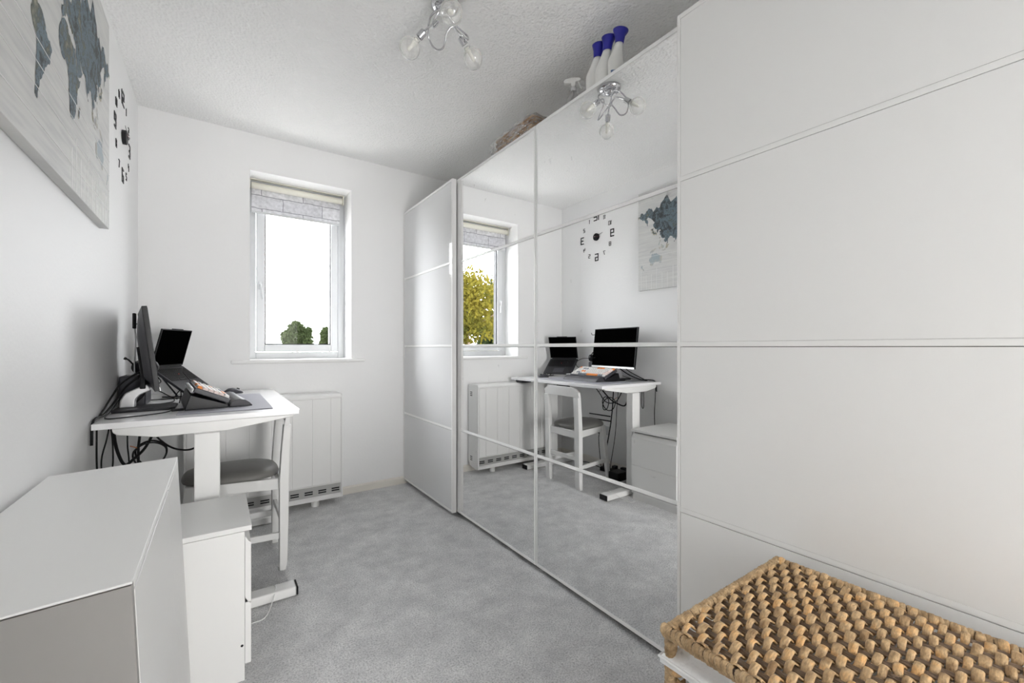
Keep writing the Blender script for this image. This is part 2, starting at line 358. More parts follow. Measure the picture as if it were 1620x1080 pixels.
# ------------------------------------------------------------------ room shell
XL, XR, YB, YF, ZC = -0.418, 2.03, 3.59, -0.62, 2.74
T = 0.3
WX0, WX1, WZ0, WZ1 = 0.192, 0.898, 1.10, 2.473
YO = YB + 0.235                                   # inner face of the window frame
struct(box((XL - .15, YF - 3.0, -0.12), (XR + .15, YB + 0.35, 0)).build('floor', CARPET))
struct(box((XL - .15, YF - 3.0, ZC), (XR + .15, YB + 0.35, ZC + .12)).build('ceiling', CEIL))
struct(box((XL - .15, YF - 3.0, 0), (XL, YB + 0.0, ZC)).build('wall_left', PAINT))
struct(box((XR, YF - 3.0, 0), (XR + .15, YB, ZC)).build('wall_right', PAINT))
wb = MB()
wb.box((XL - .15, YB, 0), (WX0, YB + .34, ZC)); wb.box((WX1, YB, 0), (XR + .15, YB + .34, ZC))
wb.box((WX0, YB, 0), (WX1, YB + .34, WZ0)); wb.box((WX0, YB, WZ1), (WX1, YB + .34, ZC))
struct(wb.build('wall_back', PAINT))
wf = MB(); DX0, DX1 = 0.34, 1.25                  # unseen doorway behind the camera, sized to shape the fill light
wf.box((XL, YF - .1, 0), (DX0, YF, ZC)); wf.box((DX1, YF - .1, 0), (XR, YF, ZC)); wf.box((DX0, YF - .1, 2.08), (DX1, YF, ZC))
struct(wf.build('wall_front', PAINT))
struct(box((XL - .15, YF - 3.1, -.12), (XR + .15, YF - 3.0, ZC + .12)).build('wall_hall', PAINT))
# skirting boards
def skirt(name, a, b_, ax):
    h, t = 0.062, 0.014
    prof = [(0, 0), (t, 0), (t, h - .012), (t * .55, h - .002), (0, h)]
    m = MB()
    if ax == 'y': m.prism([(XL + u, v) for u, v in prof], 'y', a, b_)
    else: m.prism([(YB - u, v) for u, v in prof], 'x', a, b_)
    struct(m.build(name, SKIRT))
skirt('baseboard_left', YF, YB, 'y'); skirt('baseboard_back', XL + .014, XR, 'x')

# window: frame, opening sash, pane, handle
wroot = bpy.data.objects.new('window_1', None); C.objects.link(wroot); struct(wroot)
fw = 0.052
m = MB(); y0, y1 = YO, YO + 0.07
m.box((WX0, y0, WZ0), (WX0 + fw, y1, WZ1)); m.box((WX1 - fw, y0, WZ0), (WX1, y1, WZ1))
m.box((WX0 + fw, y0, WZ0), (WX1 - fw, y1, WZ0 + fw)); m.box((WX0 + fw, y0, WZ1 - fw), (WX1 - fw, y1, WZ1))
m.build('window_frame', UPVC, wroot, bevel=0.004)
m = MB(); s0 = WX0 + fw + .003; s1 = WX1 - fw - .003; q0 = WZ0 + fw + .003; q1 = WZ1 - fw - .003; sw = 0.056; ya, yb = YO - .014, YO + .05
m.box((s0, ya, q0), (s0 + sw, yb, q1)); m.box((s1 - sw, ya, q0), (s1, yb, q1))
m.box((s0 + sw, ya, q0), (s1 - sw, yb, q0 + sw)); m.box((s0 + sw, ya, q1 - sw), (s1 - sw, yb, q1))
m.build('window_sash', UPVC, wroot, bevel=0.006)
m = MB(); g = .008
for a, b_ in (((s0 + sw, ya + .012, q0 + sw), (s0 + sw + g, yb, q1 - sw)), ((s1 - sw - g, ya + .012, q0 + sw), (s1 - sw, yb, q1 - sw)),
              ((s0 + sw, ya + .012, q0 + sw), (s1 - sw, yb, q0 + sw + g))): m.box(a, b_)
m.build('window_gasket', DARK, wroot)
box((s0 + sw, YO + .02, q0 + sw), (s1 - sw, YO + .026, q1 - sw)).build('pane', PANE, wroot)
m = MB(); hx = s0 + sw * .45
m.box((hx - .012, ya - .012, 1.64), (hx + .012, ya, 1.70)); m.tube(spline([(hx, ya - .012, 1.675), (hx, ya - .035, 1.675), (hx + .006, ya - .04, 1.64), (hx + .014, ya - .04, 1.56)], 5), [.008] * 10 + [.0075] * 6, 8)
m.build('window_handle', UPVC, wroot, smooth=True)
struct(box((WX0 - .115, YB - .028, WZ0 - .03), (WX1 + .105, YB + .001, WZ0)).build('window_2', SILLM, bevel=0.012, seg=4)).name = 'trim_1'
struct(box((WX0, YB, WZ0 - .002), (WX1, YO, WZ0 + .001)).build('trim_2', SILLM))

# roller blind
bl = thing('roller_blind', 'half raised roller blind with white brick print in the window recess', 'blind', (0, 0, 0))
m = MB(); by = YO - .055
m.tube([(WX0 + .02, by, 2.425), (WX1 - .03, by, 2.425)], .024, 20)
m.build('roller', CREAM, bl, smooth=True)
m = MB(); m.prism([(by - .03, 2.462), (by + .02, 2.468), (by + .02, 2.472), (by - .03, 2.468)], 'x', WX0 + .012, WX1 - .02)
m.box((WX0 + .006, by - .02, 2.395), (WX0 + .012, by + .02, 2.465)); m.box((WX1 - .026, by - .02, 2.395), (WX1 - .02, by + .02, 2.465))
m.build('bracket', CREAM, bl)
box((WX0 + .022, by + .0215, 2.235), (WX1 - .045, by + .0235, 2.42)).build('blind_cloth', BLIND, bl)
box((WX0 + .02, by + .018, 2.222), (WX1 - .043, by + .027, 2.238)).build('bottom_bar', UPVC, bl, bevel=.002)
m = MB(); m.tube([(WX1 - .023, by, 2.40), (WX1 - .022, by - .004, 2.0), (WX1 - .020, by, 1.55), (WX1 - .016, by + .004, 2.0), (WX1 - .017, by, 2.40)], .0012, 6)
m.build('pull_chain', UPVC, bl)

# ------------------------------------------------------------------ outside
struct(box((-40, 4.2, -2.9), (40, 60, -2.8)).build('ground', BOUNCE))
def tree(name, label, x, y, ztop, rad, squash, leaf, nleaf, seed, ls=.16, lumps=9, low=1.9):
    rd = random.Random(seed); t = thing(name, label, 'tree', (x, y, -2.8), group='trees outside the window')
    h = ztop + 2.8
    m = MB(); m.tube([(0, 0, 0), (.1, 0, h * .3), (-.05, .05, h * .55), (.05, 0, h * .85)], [.22, .16, .1, .03], 8)
    for i in range(10):
        a = rd.uniform(0, 2 * pi); z = h * rd.uniform(.35, .75); r = rad * rd.uniform(.5, .9)
        m.tube([(0, 0, z), (cos(a) * r * .5, sin(a) * r * .5, z + r * .35), (cos(a) * r, sin(a) * r, z + r * .6)], [.06, .035, .012], 5)
    m.build('trunk', BARK, t, smooth=True)
    m = MB(); bl_ = []
    for i in range(lumps):
        a = i * 2.4 + rd.uniform(-.3, .3); rr = rad * rd.uniform(.1, .6)
        bl_.append((cos(a) * rr, sin(a) * rr, h - rad * squash * rd.uniform(.35, low), rad * rd.uniform(.35, .6)))
    bl_.append((0, 0, h - rad * .45 * squash, rad * .5))
    for i in range(nleaf):
        cx, cy, cz, r = rd.choice(bl_)
        d = Vector((rd.gauss(0, 1), rd.gauss(0, 1), rd.gauss(0, 1))).normalized() * r * rd.uniform(.55, 1.08)
        p = Vector((cx, cy, cz)) + d
        u = Vector((rd.gauss(0, 1), rd.gauss(0, 1), rd.gauss(0, 1))).normalized(); w = u.orthogonal().normalized()
        s_ = ls * rd.uniform(.6, 1.2)
        m._f([m.bm.verts.new(p + q) for q in (u * s_, w * s_ * .5, -u * s_, -w * s_ * .5)])
    m.build('foliage', leaf, t)['kind'] = 'stuff'
    return t
tree('tree', 'tall yellow and green tree outside, seen in the mirror', -4.4, 13.0, 3.95, 2.2, 1.1, LEAFY, 15000, 1, .085)
tree('tree', 'dark green tree filling the right of the mirrored window view', -8.6, 16.5, 4.9, 2.4, 1.1, LEAFG, 16000, 2, .11)
tree('tree', 'small rounded treetop low in the middle of the window', 2.0, 14.6, 1.98, .44, 1.0, LEAFG, 7000, 3, .065, 9, 1.6)
tree('tree', 'thin leafy treetop low at the right edge of the window', 3.25, 16.2, 1.86, .42, 1.0, LEAFG, 8000, 4, .06, 8, 1.4)

# ------------------------------------------------------------------ wardrobes with sliding doors
DZ0, DZ1 = 0.036, 2.366
def door(root, ya, yb, xf, kind, stile_lo=.014, stile_hi=.014):
    """door between y=ya..yb with its front at x=xf"""
    d = 0.032; rail = .017
    zs = [DZ0 + (DZ1 - DZ0 - .0) * k / 4 for k in range(5)]
    m = MB()
    m.box((xf, ya, DZ0), (xf + d, ya + stile_lo, DZ1)); m.box((xf, yb - stile_hi, DZ0), (xf + d, yb, DZ1))
    m.box((xf, ya + stile_lo, DZ0), (xf + d, yb - stile_hi, DZ0 + rail)); m.box((xf, ya + stile_lo, DZ1 - rail), (xf + d, yb - stile_hi, DZ1))
    for z in zs[1:4]: m.box((xf + .0005, ya + stile_lo, z - rail / 2), (xf + d, yb - stile_hi, z + rail / 2))
    o = m.build('sliding_door', WDFRAME if kind == 'white' else WFRAME, root, bevel=.0012, seg=1)
    mt = {'mirror': MIRROR, 'white': WDOOR, 'gloss': WGLASS}[kind]
    nm = {'mirror': 'mirror_panel', 'white': 'door_panel', 'gloss': 'door_panel'}[kind]
    for k in range(4):
        a = zs[k] + (rail if k == 0 else rail / 2); e = zs[k + 1] - (rail if k == 3 else rail / 2); gp = .0004 if kind == 'white' else .0008; gt = .0016
        box((xf + (.0008 if kind == 'white' else .0015), ya + stile_lo + gp, a + .0003), (xf + .012, yb - stile_hi - gt, e - gt)).build(nm, mt, o)
    # dark backing seen only as the hairline joints
    box((xf + .014, ya + .004, DZ0 + .004), (xf + d - .004, yb - .004, DZ1 - .004)).build('door_backing', BLACKGAP, o)
    return o
def wardrobe(label, y0, y1):
    t = thing('wardrobe', label, 'wardrobe', (1.70, (y0 + y1) / 2, 0), group='sliding-door wardrobes along the right side')
    t0 = Vector(t.location)
    def part(m, name, mt): 
        o = m.build(name, mt, t); o.location = -t0; return o
    m = MB(); x0, x1 = 1.425, 2.02; z1 = 2.355
    m.box((x0, y0, 0), (x1, y0 + .018, z1)); m.box((x0, y1 - .018, 0), (x1, y1, z1)); m.box((x0, y0 + .018, z1 - .018), (x1, y1 - .018, z1))
    m.box((x0, y0 + .018, .05), (x1, y1 - .018, .068)); m.box((x1 - .01, y0 + .018, 0.068), (x1, y1 - .018, z1 - .018)); m.box((x0 + .02, y0 + .018, 0), (x0 + .04, y1 - .018, .05))
    part(m, 'carcass', WLAM)
    part(box((1.388, y0, 2.325), (1.425, y1, 2.352)), 'sliding_rail', WFRAME)
    part(box((1.418, y0 + .02, .005), (1.424, y1 - .02, .05)), 'plinth_shade', BLACKGAP)  # black strip stands in for the floor shadow in the gap below the doors
    return t, t0
w1, o1 = wardrobe('wardrobe nearest the window, with one white door and one mirror door', 1.764, 3.586)
for o in (door(w1, 2.650, 3.582, 1.340, 'gloss', .012, .012), door(w1, 1.766, 2.700, 1.382, 'mirror', .014, .10)): o.location = -o1
w2, o2 = wardrobe('wardrobe nearest the wicker basket, with a mirror door and a wide white door', -.09, 1.762)
for o in (door(w2, -.085, .898, 1.340, 'white', .012, .012), door(w2, .86, 1.761, 1.382, 'mirror', .012, .009)): o.location = -o2

# ------------------------------------------------------------------ storage heater
t = thing('storage_heater', 'white ribbed electric storage heater below the window', 'heater', (.30, 3.5, 0)); L0 = Vector(t.location)
def P(m, name, mt, root, L, **k):
    o = m.build(name, mt, root, **k); o.location = o.location - L; return o
HX0, HX1, HY0, HY1, HZ0, HZ1 = -.178, .787, 3.395, 3.575, .052, .84
m = MB(); m.prism([(HY1, HZ0 + .01), (HY1, HZ1), (HY0 + .015, HZ1), (HY0, HZ1 - .018), (HY0, HZ1 - .032), (HY0 + .006, HZ1 - .035), (HY0 + .006, HZ0 + .115), (HY0 + .014, HZ0 + .11), (HY0 + .014, HZ0 + .03), (HY0, HZ0 + .02), (HY0, HZ0), (HY0 + .12, HZ0)], 'x', HX0 + .012, HX1 - .012)
P(m, 'casing', WPAINT, t, L0)
for a, b_ in ((HX0, HX0 + .012), (HX1 - .012, HX1)):
    m = MB(); m.prism([(HY1, HZ0 + .05), (HY1, HZ1 - .004), (HY0 + .012, HZ1 - .004), (HY0 - .003, HZ1 - .02), (HY0 - .003, HZ0 + .0), (HY0 + .05, HZ0 - .004), (HY0 + .12, HZ0 + .005)], 'x', a, b_)
    P(m, 'end_panel', WPAINT, t, L0, bevel=.003)
edges = [HX0 + .014, -.088, .044, .176, .308, .44, .572, .70, HX1 - .014]
m = MB()
for a, b_ in zip(edges, edges[1:]): m.box((a + .0025, HY0 + .0005, HZ0 + .118), (b_ - .0025, HY0 + .007, HZ1 - .036))
P(m, 'front_panel', WPAINT, t, L0, bevel=.0015)
for k in range(10):
    x = HX0 + .05 + k * .093; m = MB()
    for dz in (.050, .066): m.box((x, HY0 + .010, HZ0 + dz), (x + .055, HY0 + .0142, HZ0 + dz + .009))
    P(m, 'outlet_slot', BLACK, t, L0)
m = MB(); m.box((HX0 + .014, HY0 + .0125, HZ0 + .03), (HX1 - .014, HY0 + .0138, HZ0 + .105))
P(m, 'grille_plate', mat('heater_grey', (.42, .42, .41), .5), t, L0)
for z in (.73, .12):
    m = MB()
    for k in range(3): m.box((HX1 + .0, HY1 - .075, z + k * .016), (HX1 + .001, HY1 - .035, z + .007 + k * .016))
    P(m, 'side_vent', BLACK, t, L0)
for x in (.0, .60):
    P(MB().lathe([(.026, 0), (.028, .004), (.028, .03), (.022, .053)], (x, HY0 + .05, 0), 20), 'foot', WPAINT, t, L0, smooth=True)

# ------------------------------------------------------------------ standing desk
t = thing('standing_desk', 'white sit-stand desk against the left wall below the clock', 'desk', (-.04, 2.9, 0)); L0 = Vector(t.location)
TX0, TX1, TY0, TY1, TZ = -.403, .330, 2.280, 3.515, .89
P(MB().prism([(TX0, TY0), (TX1 - .004, TY0), (TX1, TY0 + .004), (TX1, TY1), (TX0, TY1)], 'z', TZ - .024, TZ), 'tabletop', DESKW, t, L0, bevel=.002)
for (a, b_) in ((TY0 + .004, TY0 + .046), (TY1 - .06, TY1 - .018)):
    zt = TZ - .0245
    m = MB(); m.prism([(-.345, zt), (.300, zt), (.300, zt - .010), (.04, zt - .048), (-.21, zt - .048), (-.33, zt - .026), (-.342, zt - .016)], 'y', a, b_)
    P(m, 'side_bracket', WPAINT, t, L0, bevel=.004)
m = MB(); m.box((-.10, TY0 + .04, TZ - .06), (-.07, TY1 - .05, TZ - .026)); m.box((.005, TY0 + .04, TZ - .06), (.035, TY1 - .05, TZ - .026)); P(m, 'crossbeam', WPAINT, t, L0, bevel=.003)
for yc in (2.278, 3.30):
    P(box((-.082, yc - .028, .05), (.010, yc + .038, TZ - .07)), 'leg', WPAINT, t, L0, bevel=.005)
    f = P(box((-.385, yc - .035, 0.006), (.310, yc + .045, .05)), 'foot', WPAINT, t, L0, bevel=.008)
    e = box((.310, yc - .034, .007), (.318, yc + .044, .049)).build('end_cap', BLACK, f, bevel=.004)
m = MB(); m.prism([(TY1 - .16, TZ - .0245), (TY1 - .05, TZ - .0245), (TY1 - .05, TZ - .028), (TY1 - .07, TZ - .05), (TY1 - .15, TZ - .05)], 'x', .19, .31)
P(m, 'control_handset', DARK, t, L0, bevel=.003)
P(box((-.045, 3.05, TZ - .115), (.0, 3.2, TZ - .061)), 'motor_box', BLACK, t, L0, bevel=.004)

# ------------------------------------------------------------------ chair
t = thing('dining_chair', 'white wooden chair with round grey padded seat tucked under the desk', 'chair', (.08, 2.79, 0)); L0 = Vector(t.location)
def post(yc, name='back_post'):
    # slightly raked flat post, rounded foot
    m = MB(); w = .028; rings = []
    for z, x, dx in ((0.0, .272, .028), (.03, .272, .036), (.25, .272, .042), (.48, .272, .044), (.62, .280, .040), (.772, .292, .036)):
        rings.append([(x, yc - w, z), (x + dx, yc - w, z), (x + dx, yc + w, z), (x, yc + w, z)])
    m.loft(rings); return P(m, name, WPAINT, t, L0, bevel=.003)
post(2.580); post(2.965)
m = MB(); rings = []
for k in range(13):
    f = k / 12; y = 2.552 + f * .441; bow = .02 * sin(pi * f); zt = .815 + .040 * min(1, sin(pi * min(max(f, .001), .999)) * 2.4); zb = .770 + .006 * sin(pi * f)
    rings.append([(.292 + bow, y, zb), (.318 + bow, y, zb), (.324 + bow, y, zt), (.300 + bow, y, zt)])
m.loft(rings); P(m, 'top_rail', WPAINT, t, L0, bevel=.003)
m = MB(); m.box((.278, 2.60, .425), (.300, 2.945, .482)); P(m, 'seat_rail', WPAINT, t, L0, bevel=.003)
for ya, yb in ((2.600, 2.700), (2.945, 3.000)):
    m = MB(); m.hexa([(-.10, yb - .012, .425), (.275, ya - .012, .425), (.275, ya + .012, .425), (-.10, yb + .012, .425)], [(-.10, yb - .012, .482), (.275, ya - .012, .482), (.275, ya + .012, .482), (-.10, yb + .012, .482)])
    P(m, 'seat_rail', WPAINT, t, L0, bevel=.002)
m = MB(); m.box((-.125, 2.72, .425), (-.103, 3.0, .482)); P(m, 'seat_rail', WPAINT, t, L0)
for y, sy in ((2.700, -.03), (3.005, .02)):
    m = MB(); a, c = .022, .016
    m.loft([[(-.165 - c, y + sy - c, 0), (-.165 + c, y + sy - c, 0), (-.165 + c, y + sy + c, 0), (-.165 - c, y + sy + c, 0)], [(-.115 - a, y - a, .482), (-.115 + a, y - a, .482), (-.115 + a, y + a, .482), (-.115 - a, y + a, .482)]])
    P(m, 'front_leg', WPAINT, t, L0, bevel=.003)
for (ya, yb) in ((2.580, 2.68), (2.965, 3.015)):
    m = MB(); m.hexa([(-.15, yb - .009, .145), (.275, ya - .009, .165), (.275, ya + .009, .165), (-.15, yb + .009, .145)], [(-.15, yb - .009, .178), (.275, ya - .009, .198), (.275, ya + .009, .198), (-.15, yb + .009, .178)])
    P(m, 'stretcher', WPAINT, t, L0, bevel=.002)
m = MB(); m.box((.280, 2.605, .235), (.298, 2.940, .268)); P(m, 'stretcher', WPAINT, t, L0, bevel=.002)
# seat cushion : rounded blob
m = MB(); rings = []; K = 40
def seatout(f, s_):
    a = 2 * pi * f; cx, cy = .066, 2.79; n_ = 3.0
    ca, sa = cos(a), sin(a); r = (abs(ca) ** n_ + abs(sa) ** n_) ** (-1 / n_)
    hx_, hy_ = .222, .205 - .035 * (-ca * .5 + .5)
    return (cx + ca * r * hx_ * s_, cy + .03 * (-ca * .5 + .5) + sa * r * hy_ * s_)
for z, s_ in ((.483, .92), (.487, .985), (.497, 1.0), (.508, .985), (.519, .94), (.529, .82), (.536, .58), (.539, .28), (.5395, .03)):
    rings.append([(*seatout(k / K, s_), z) for k in range(K)])
m.loft(rings); P(m, 'seat_cushion', SEATM, t, L0, smooth=True)

# ------------------------------------------------------------------ small two-drawer chest
t = thing('bedside_chest', 'small white two-drawer chest standing between cabinet and desk', 'chest of drawers', (-.14, 1.98, 0)); L0 = Vector(t.location)
NX0, NX1, NY0, NY1, NZ = -.385, .102, 1.790, 2.190, .55
m = MB(); m.box((NX0, NY0, NZ - .018), (NX1, NY1, NZ)); P(m, 'top_panel', WLAM, t, L0, bevel=.0015)
m = MB(); m.box((NX0, NY0 + .0, 0), (NX1 - .022, NY0 + .016, NZ - .019)); m.box((NX0, NY1 - .016, 0), (NX1 - .022, NY1, NZ - .019)); m.box((NX0, NY0 + .016, 0), (NX0 + .006, NY1 - .016, NZ - .019)); m.box((NX1 - .04, NY0 + .016, 0), (NX1 - .024, NY1 - .016, NZ - .03))
P(m, 'carcass', WLAM, t, L0)
for z0, z1 in ((.055, .268), (.274, .487)):
    m = MB(); m.prism([(NX1 - .021, z0), (NX1 - .002, z0), (NX1 - .002, z1), (NX1 - .008, z1 + .004), (NX1 - .021, z1 + .028)], 'y', NY0 + .003, NY1 - .003)
    P(m, 'drawer', WLAM, t, L0, bevel=.001)
P(MB().lathe([(.0045, 0), (.0045, .001), (.002, .001)], (.072, NY0, .125), 10, ax=(0, -1, 0)), 'cam_hole', BLACK, t, L0)

# ------------------------------------------------------------------ cabinet in the foreground, leaning back to the wall
t = thing('low_cabinet', 'large white low cabinet leaning at the left wall, nearest to the camera', 'cabinet', (-.07, 1.33, 0)); t.rotation_euler = (0, -0.045, 0)
A0, A1 = -.455, .455; D = .298; Hc = .828
m = MB(); m.box((-D, A0, Hc - .0045), (-.001, A1, Hc)); m.build('top_panel', WLAM, t, bevel=.001, seg=1)
m = MB(); m.box((-D, A0 + .001, .012), (-.002, A0 + .017, Hc - .0065)); m.build('side_panel', SIDEDARK, t, bevel=.001, label='side panel darker than the other panels')
m = MB(); m.box((-D, A1 - .017, .012), (-.019, A1 - .001, Hc - .0055)); m.box((-D, A0 + .018, .012), (-D + .006, A1 - .018, Hc - .0055)); m.build('carcass', WLAM, t)
sy_ = .125
m = MB(); m.box((-.018, A0 + .0175, Hc - .017), (-.001, A1 - .0, Hc - .0052)); m.build('front_rail', WLAM, t, bevel=.001, seg=1)
for ya, yb in ((A0 + .0175, sy_ - .001), (sy_ + .001, A1 - .001)):
    m = MB(); m.box((-.018, ya, .014), (-.001, yb, Hc - (.0205 if ya < 0 else .0178)))
    m.build('cabinet_door', WLAM, t, bevel=.001)
m = MB(); m.box((-D, A0 + .02, 0.013), (-.03, A1 - .02, .03)); m.build('base_panel', WLAM, t)

# ------------------------------------------------------------------ wicker hamper
BX0, BX1, BY0, BY1, BZ = .752, 1.276, -.13, .548, .61
t = thing('laundry_basket', 'lidded wicker laundry basket with white liner in front of the white wardrobe door', 'basket', ((BX0 + BX1) / 2, (BY0 + BY1) / 2, 0)); L0 = Vector(t.location)
rw = random.Random(5)
def weave(m, O, U, V, N, LU, LV, pu, pv, amp, wd, th, jit=.0015):
    """strands run along U, spaced pv along V; N = outward normal"""
    O, U, V, N = Vector(O), Vector(U), Vector(V), Vector(N); nv = int(LV / pv); nu = int(LU / pu); rows = []
    for j in range(nv):
        v0 = (j + .5) * LV / nv; pts = []; K = 6
        tw = rw.uniform(.85, 1.1)
        lift = [rw.uniform(.75, 1.25) for _ in range(nu + 2)]; off = [rw.gauss(0, jit) for _ in range(nu + 2)]; wj = [rw.uniform(.8, 1.12) for _ in range(nu + 2)]
        ringv = []
        tot = nu * K
        for i in range(tot + 1):
            u = i / tot * LU; ph = i / K; c = int(ph + .5)
            s_ = cos(pi * (ph + j)); over = (s_ + 1) / 2
            z = amp * math.tanh(1.5 * s_) / .905 * (lift[c] if s_ > 0 else 1)
            w_ = wd * tw * wj[c] * (.78 + .22 * min(1, over * 1.6)); h_ = th * (.8 + .35 * over)
            cpt = O + U * u + V * (v0 + off[c] * over + (u - c * LU / nu) * .12 * over) + N * z
            ringv.append([cpt + V * cos(2 * pi * k / 8) * w_ * .5 + N * sin(2 * pi * k / 8) * h_ for k in range(8)])
        R = [[m.bm.verts.new(p) for p in r] for r in ringv]
        for a, c2 in zip(R, R[1:]):
            for k in range(8): m._f([a[k], a[(k + 1) % 8], c2[(k + 1) % 8], c2[k]])
def stakes(m, O, U, V, N, LU, LV, pu, r=.0022):
    O, U, V, N = Vector(O), Vector(U), Vector(V), Vector(N); nu = int(LU / pu)
    for i in range(nu + 1):
        for d in (-.0045, .0, .0045):
            a = O + U * (i / nu * LU + d) + N * rw.uniform(-.001, .001)
            m.tube([a, a + V * LV], r, 6)
lid = MB(); lid.mi = 0
rim = .014
weave(lid, (BX0 + rim, BY0 + rim, BZ - .004), (1, 0, 0), (0, 1, 0), (0, 0, 1), BX1 - BX0 - 2 * rim, BY1 - BY0 - 2 * rim, .0300, .0166, .0072, .0158, .0034)
lid.mi = 1
stakes(lid, (BX0 + rim, BY0 + rim, BZ - .004), (1, 0, 0), (0, 1, 0), (0, 0, 1), BX1 - BX0 - 2 * rim, BY1 - BY0 - 2 * rim, .0300)
lido = P(lid, 'lid', [WICK, STAKE], t, L0, smooth=True)
def wrap(m, A, B, r, pitch=.0115, tilt=.35):
    A, B = Vector(A), Vector(B); d = (B - A); Ln = d.length; d.normalize(); u = d.orthogonal().normalized(); w = d.cross(u); nn = int(Ln / pitch)
    for i in range(nn + 1):
        c = A + d * (i * Ln / max(nn, 1)); tl = tilt + rw.uniform(-.25, .25); hw = pitch * rw.uniform(.45, .68); rr = r * rw.uniform(.93, 1.06); R = []
        for (o_, q) in ((-hw, .80), (-hw * .6, .98), (hw * .5, 1.06), (hw, .84)):
            R.append([m.bm.verts.new(c + u * cos(2 * pi * k / 12) * rr * q + w * sin(2 * pi * k / 12) * rr * q + d * (o_ + tl * r * cos(2 * pi * k / 12 + 1))) for k in range(12)])
        for a, c2 in zip(R, R[1:]):
            for k in range(12): m._f([a[k], a[(k + 1) % 12], c2[(k + 1) % 12], c2[k]])
m = MB(); rr = .0125; zc = BZ - .008; ix = rr
cs = [(BX0 + ix, BY1 - ix, zc), (BX1 - ix, BY1 - ix, zc), (BX1 - ix, BY0 + ix, zc), (BX0 + ix, BY0 + ix, zc)]
for a, b_ in zip(cs, cs[1:] + cs[:1]):
    m.mi = 1; m.tube([a, b_], rr * .84, 12); m.mi = 0; wrap(m, a, b_, rr)
for c_ in cs: m.lathe([(0, -rr * 1.1), (rr * .7, -rr * .8), (rr * 1.15, 0), (rr * .7, rr * .8), (0, rr * 1.1)], c_, 12)
rimo = m.build('lid_rim', [WICKRIM, CORE], lido, smooth=True)
# body
bi = .018; b0x, b1x, b0y, b1y = BX0 + bi, BX1 - bi, BY0 + bi, BY1 - bi; zt = BZ - .026
for (x, y) in ((b0x, b0y), (b1x, b0y), (b1x, b1y), (b0x, b1y)):
    m = MB(); m.tube([(x, y, .0), (x, y, zt)], .0105, 10); wrap(m, (x, y, .01), (x, y, zt - .004), .0125, .012, .5)
    P(m, 'corner_post', WICKRIM, t, L0, smooth=True)
for nm, O, U, LU, Nn in (('a', (b0x, b0y, .03), (0, 1, 0), b1y - b0y, (-1, 0, 0)), ('b', (b0x, b1y, .03), (1, 0, 0), b1x - b0x, (0, 1, 0)),
                         ('c', (b1x, b0y, .03), (0, 1, 0), b1y - b0y, (1, 0, 0)), ('d', (b0x, b0y, .03), (1, 0, 0), b1x - b0x, (0, -1, 0))):
    m = MB(); weave(m, O, U, (0, 0, 1), Nn, LU, zt - .075, .034, .022, .005, .021, .004)
    P(m, 'woven_side', WICK, t, L0, smooth=True)
m = MB(); m.box((b0x, b0y, .02), (b1x, b1y, .035)); P(m, 'base', STAKE, t, L0)
# liner: cloth wall inside + folded edge hanging over the rail
m = MB(); e = .004
def ring(off, z, n_=20, wob=0):
    pts = []; x0, x1, y0, y1 = b0x - off, b1x + off, b0y - off, b1y + off
    for (ax, ay), (bx, by_) in zip(((x0, y0), (x1, y0), (x1, y1), (x0, y1)), ((x1, y0), (x1, y1), (x0, y1), (x0, y0))):
        for k in range(n_):
            f = k / n_; pts.append((ax + (bx - ax) * f + rw.gauss(0, wob), ay + (by_ - ay) * f + rw.gauss(0, wob), z + rw.gauss(0, wob)))
    return pts
m.loft([ring(-.022, .06), ring(-.020, zt - .02, wob=.001), ring(-.018, zt + .003), ring(-.016, zt - .006, wob=.0012), ring(-.004, zt - .022, wob=.0014), ring(.0125, zt - .030, wob=.0006), ring(.0155, zt - .034, wob=.0006), ring(.0155, zt - .046, wob=.0006)], cap=False)
P(m, 'liner', LINER, t, L0, smooth=True)
m = MB(); rg = ring(.0165, zt - .034); m.tube(rg + [rg[0]], .0030, 8, cap=False); P(m, 'liner_hem', LINER, t, L0, smooth=True)

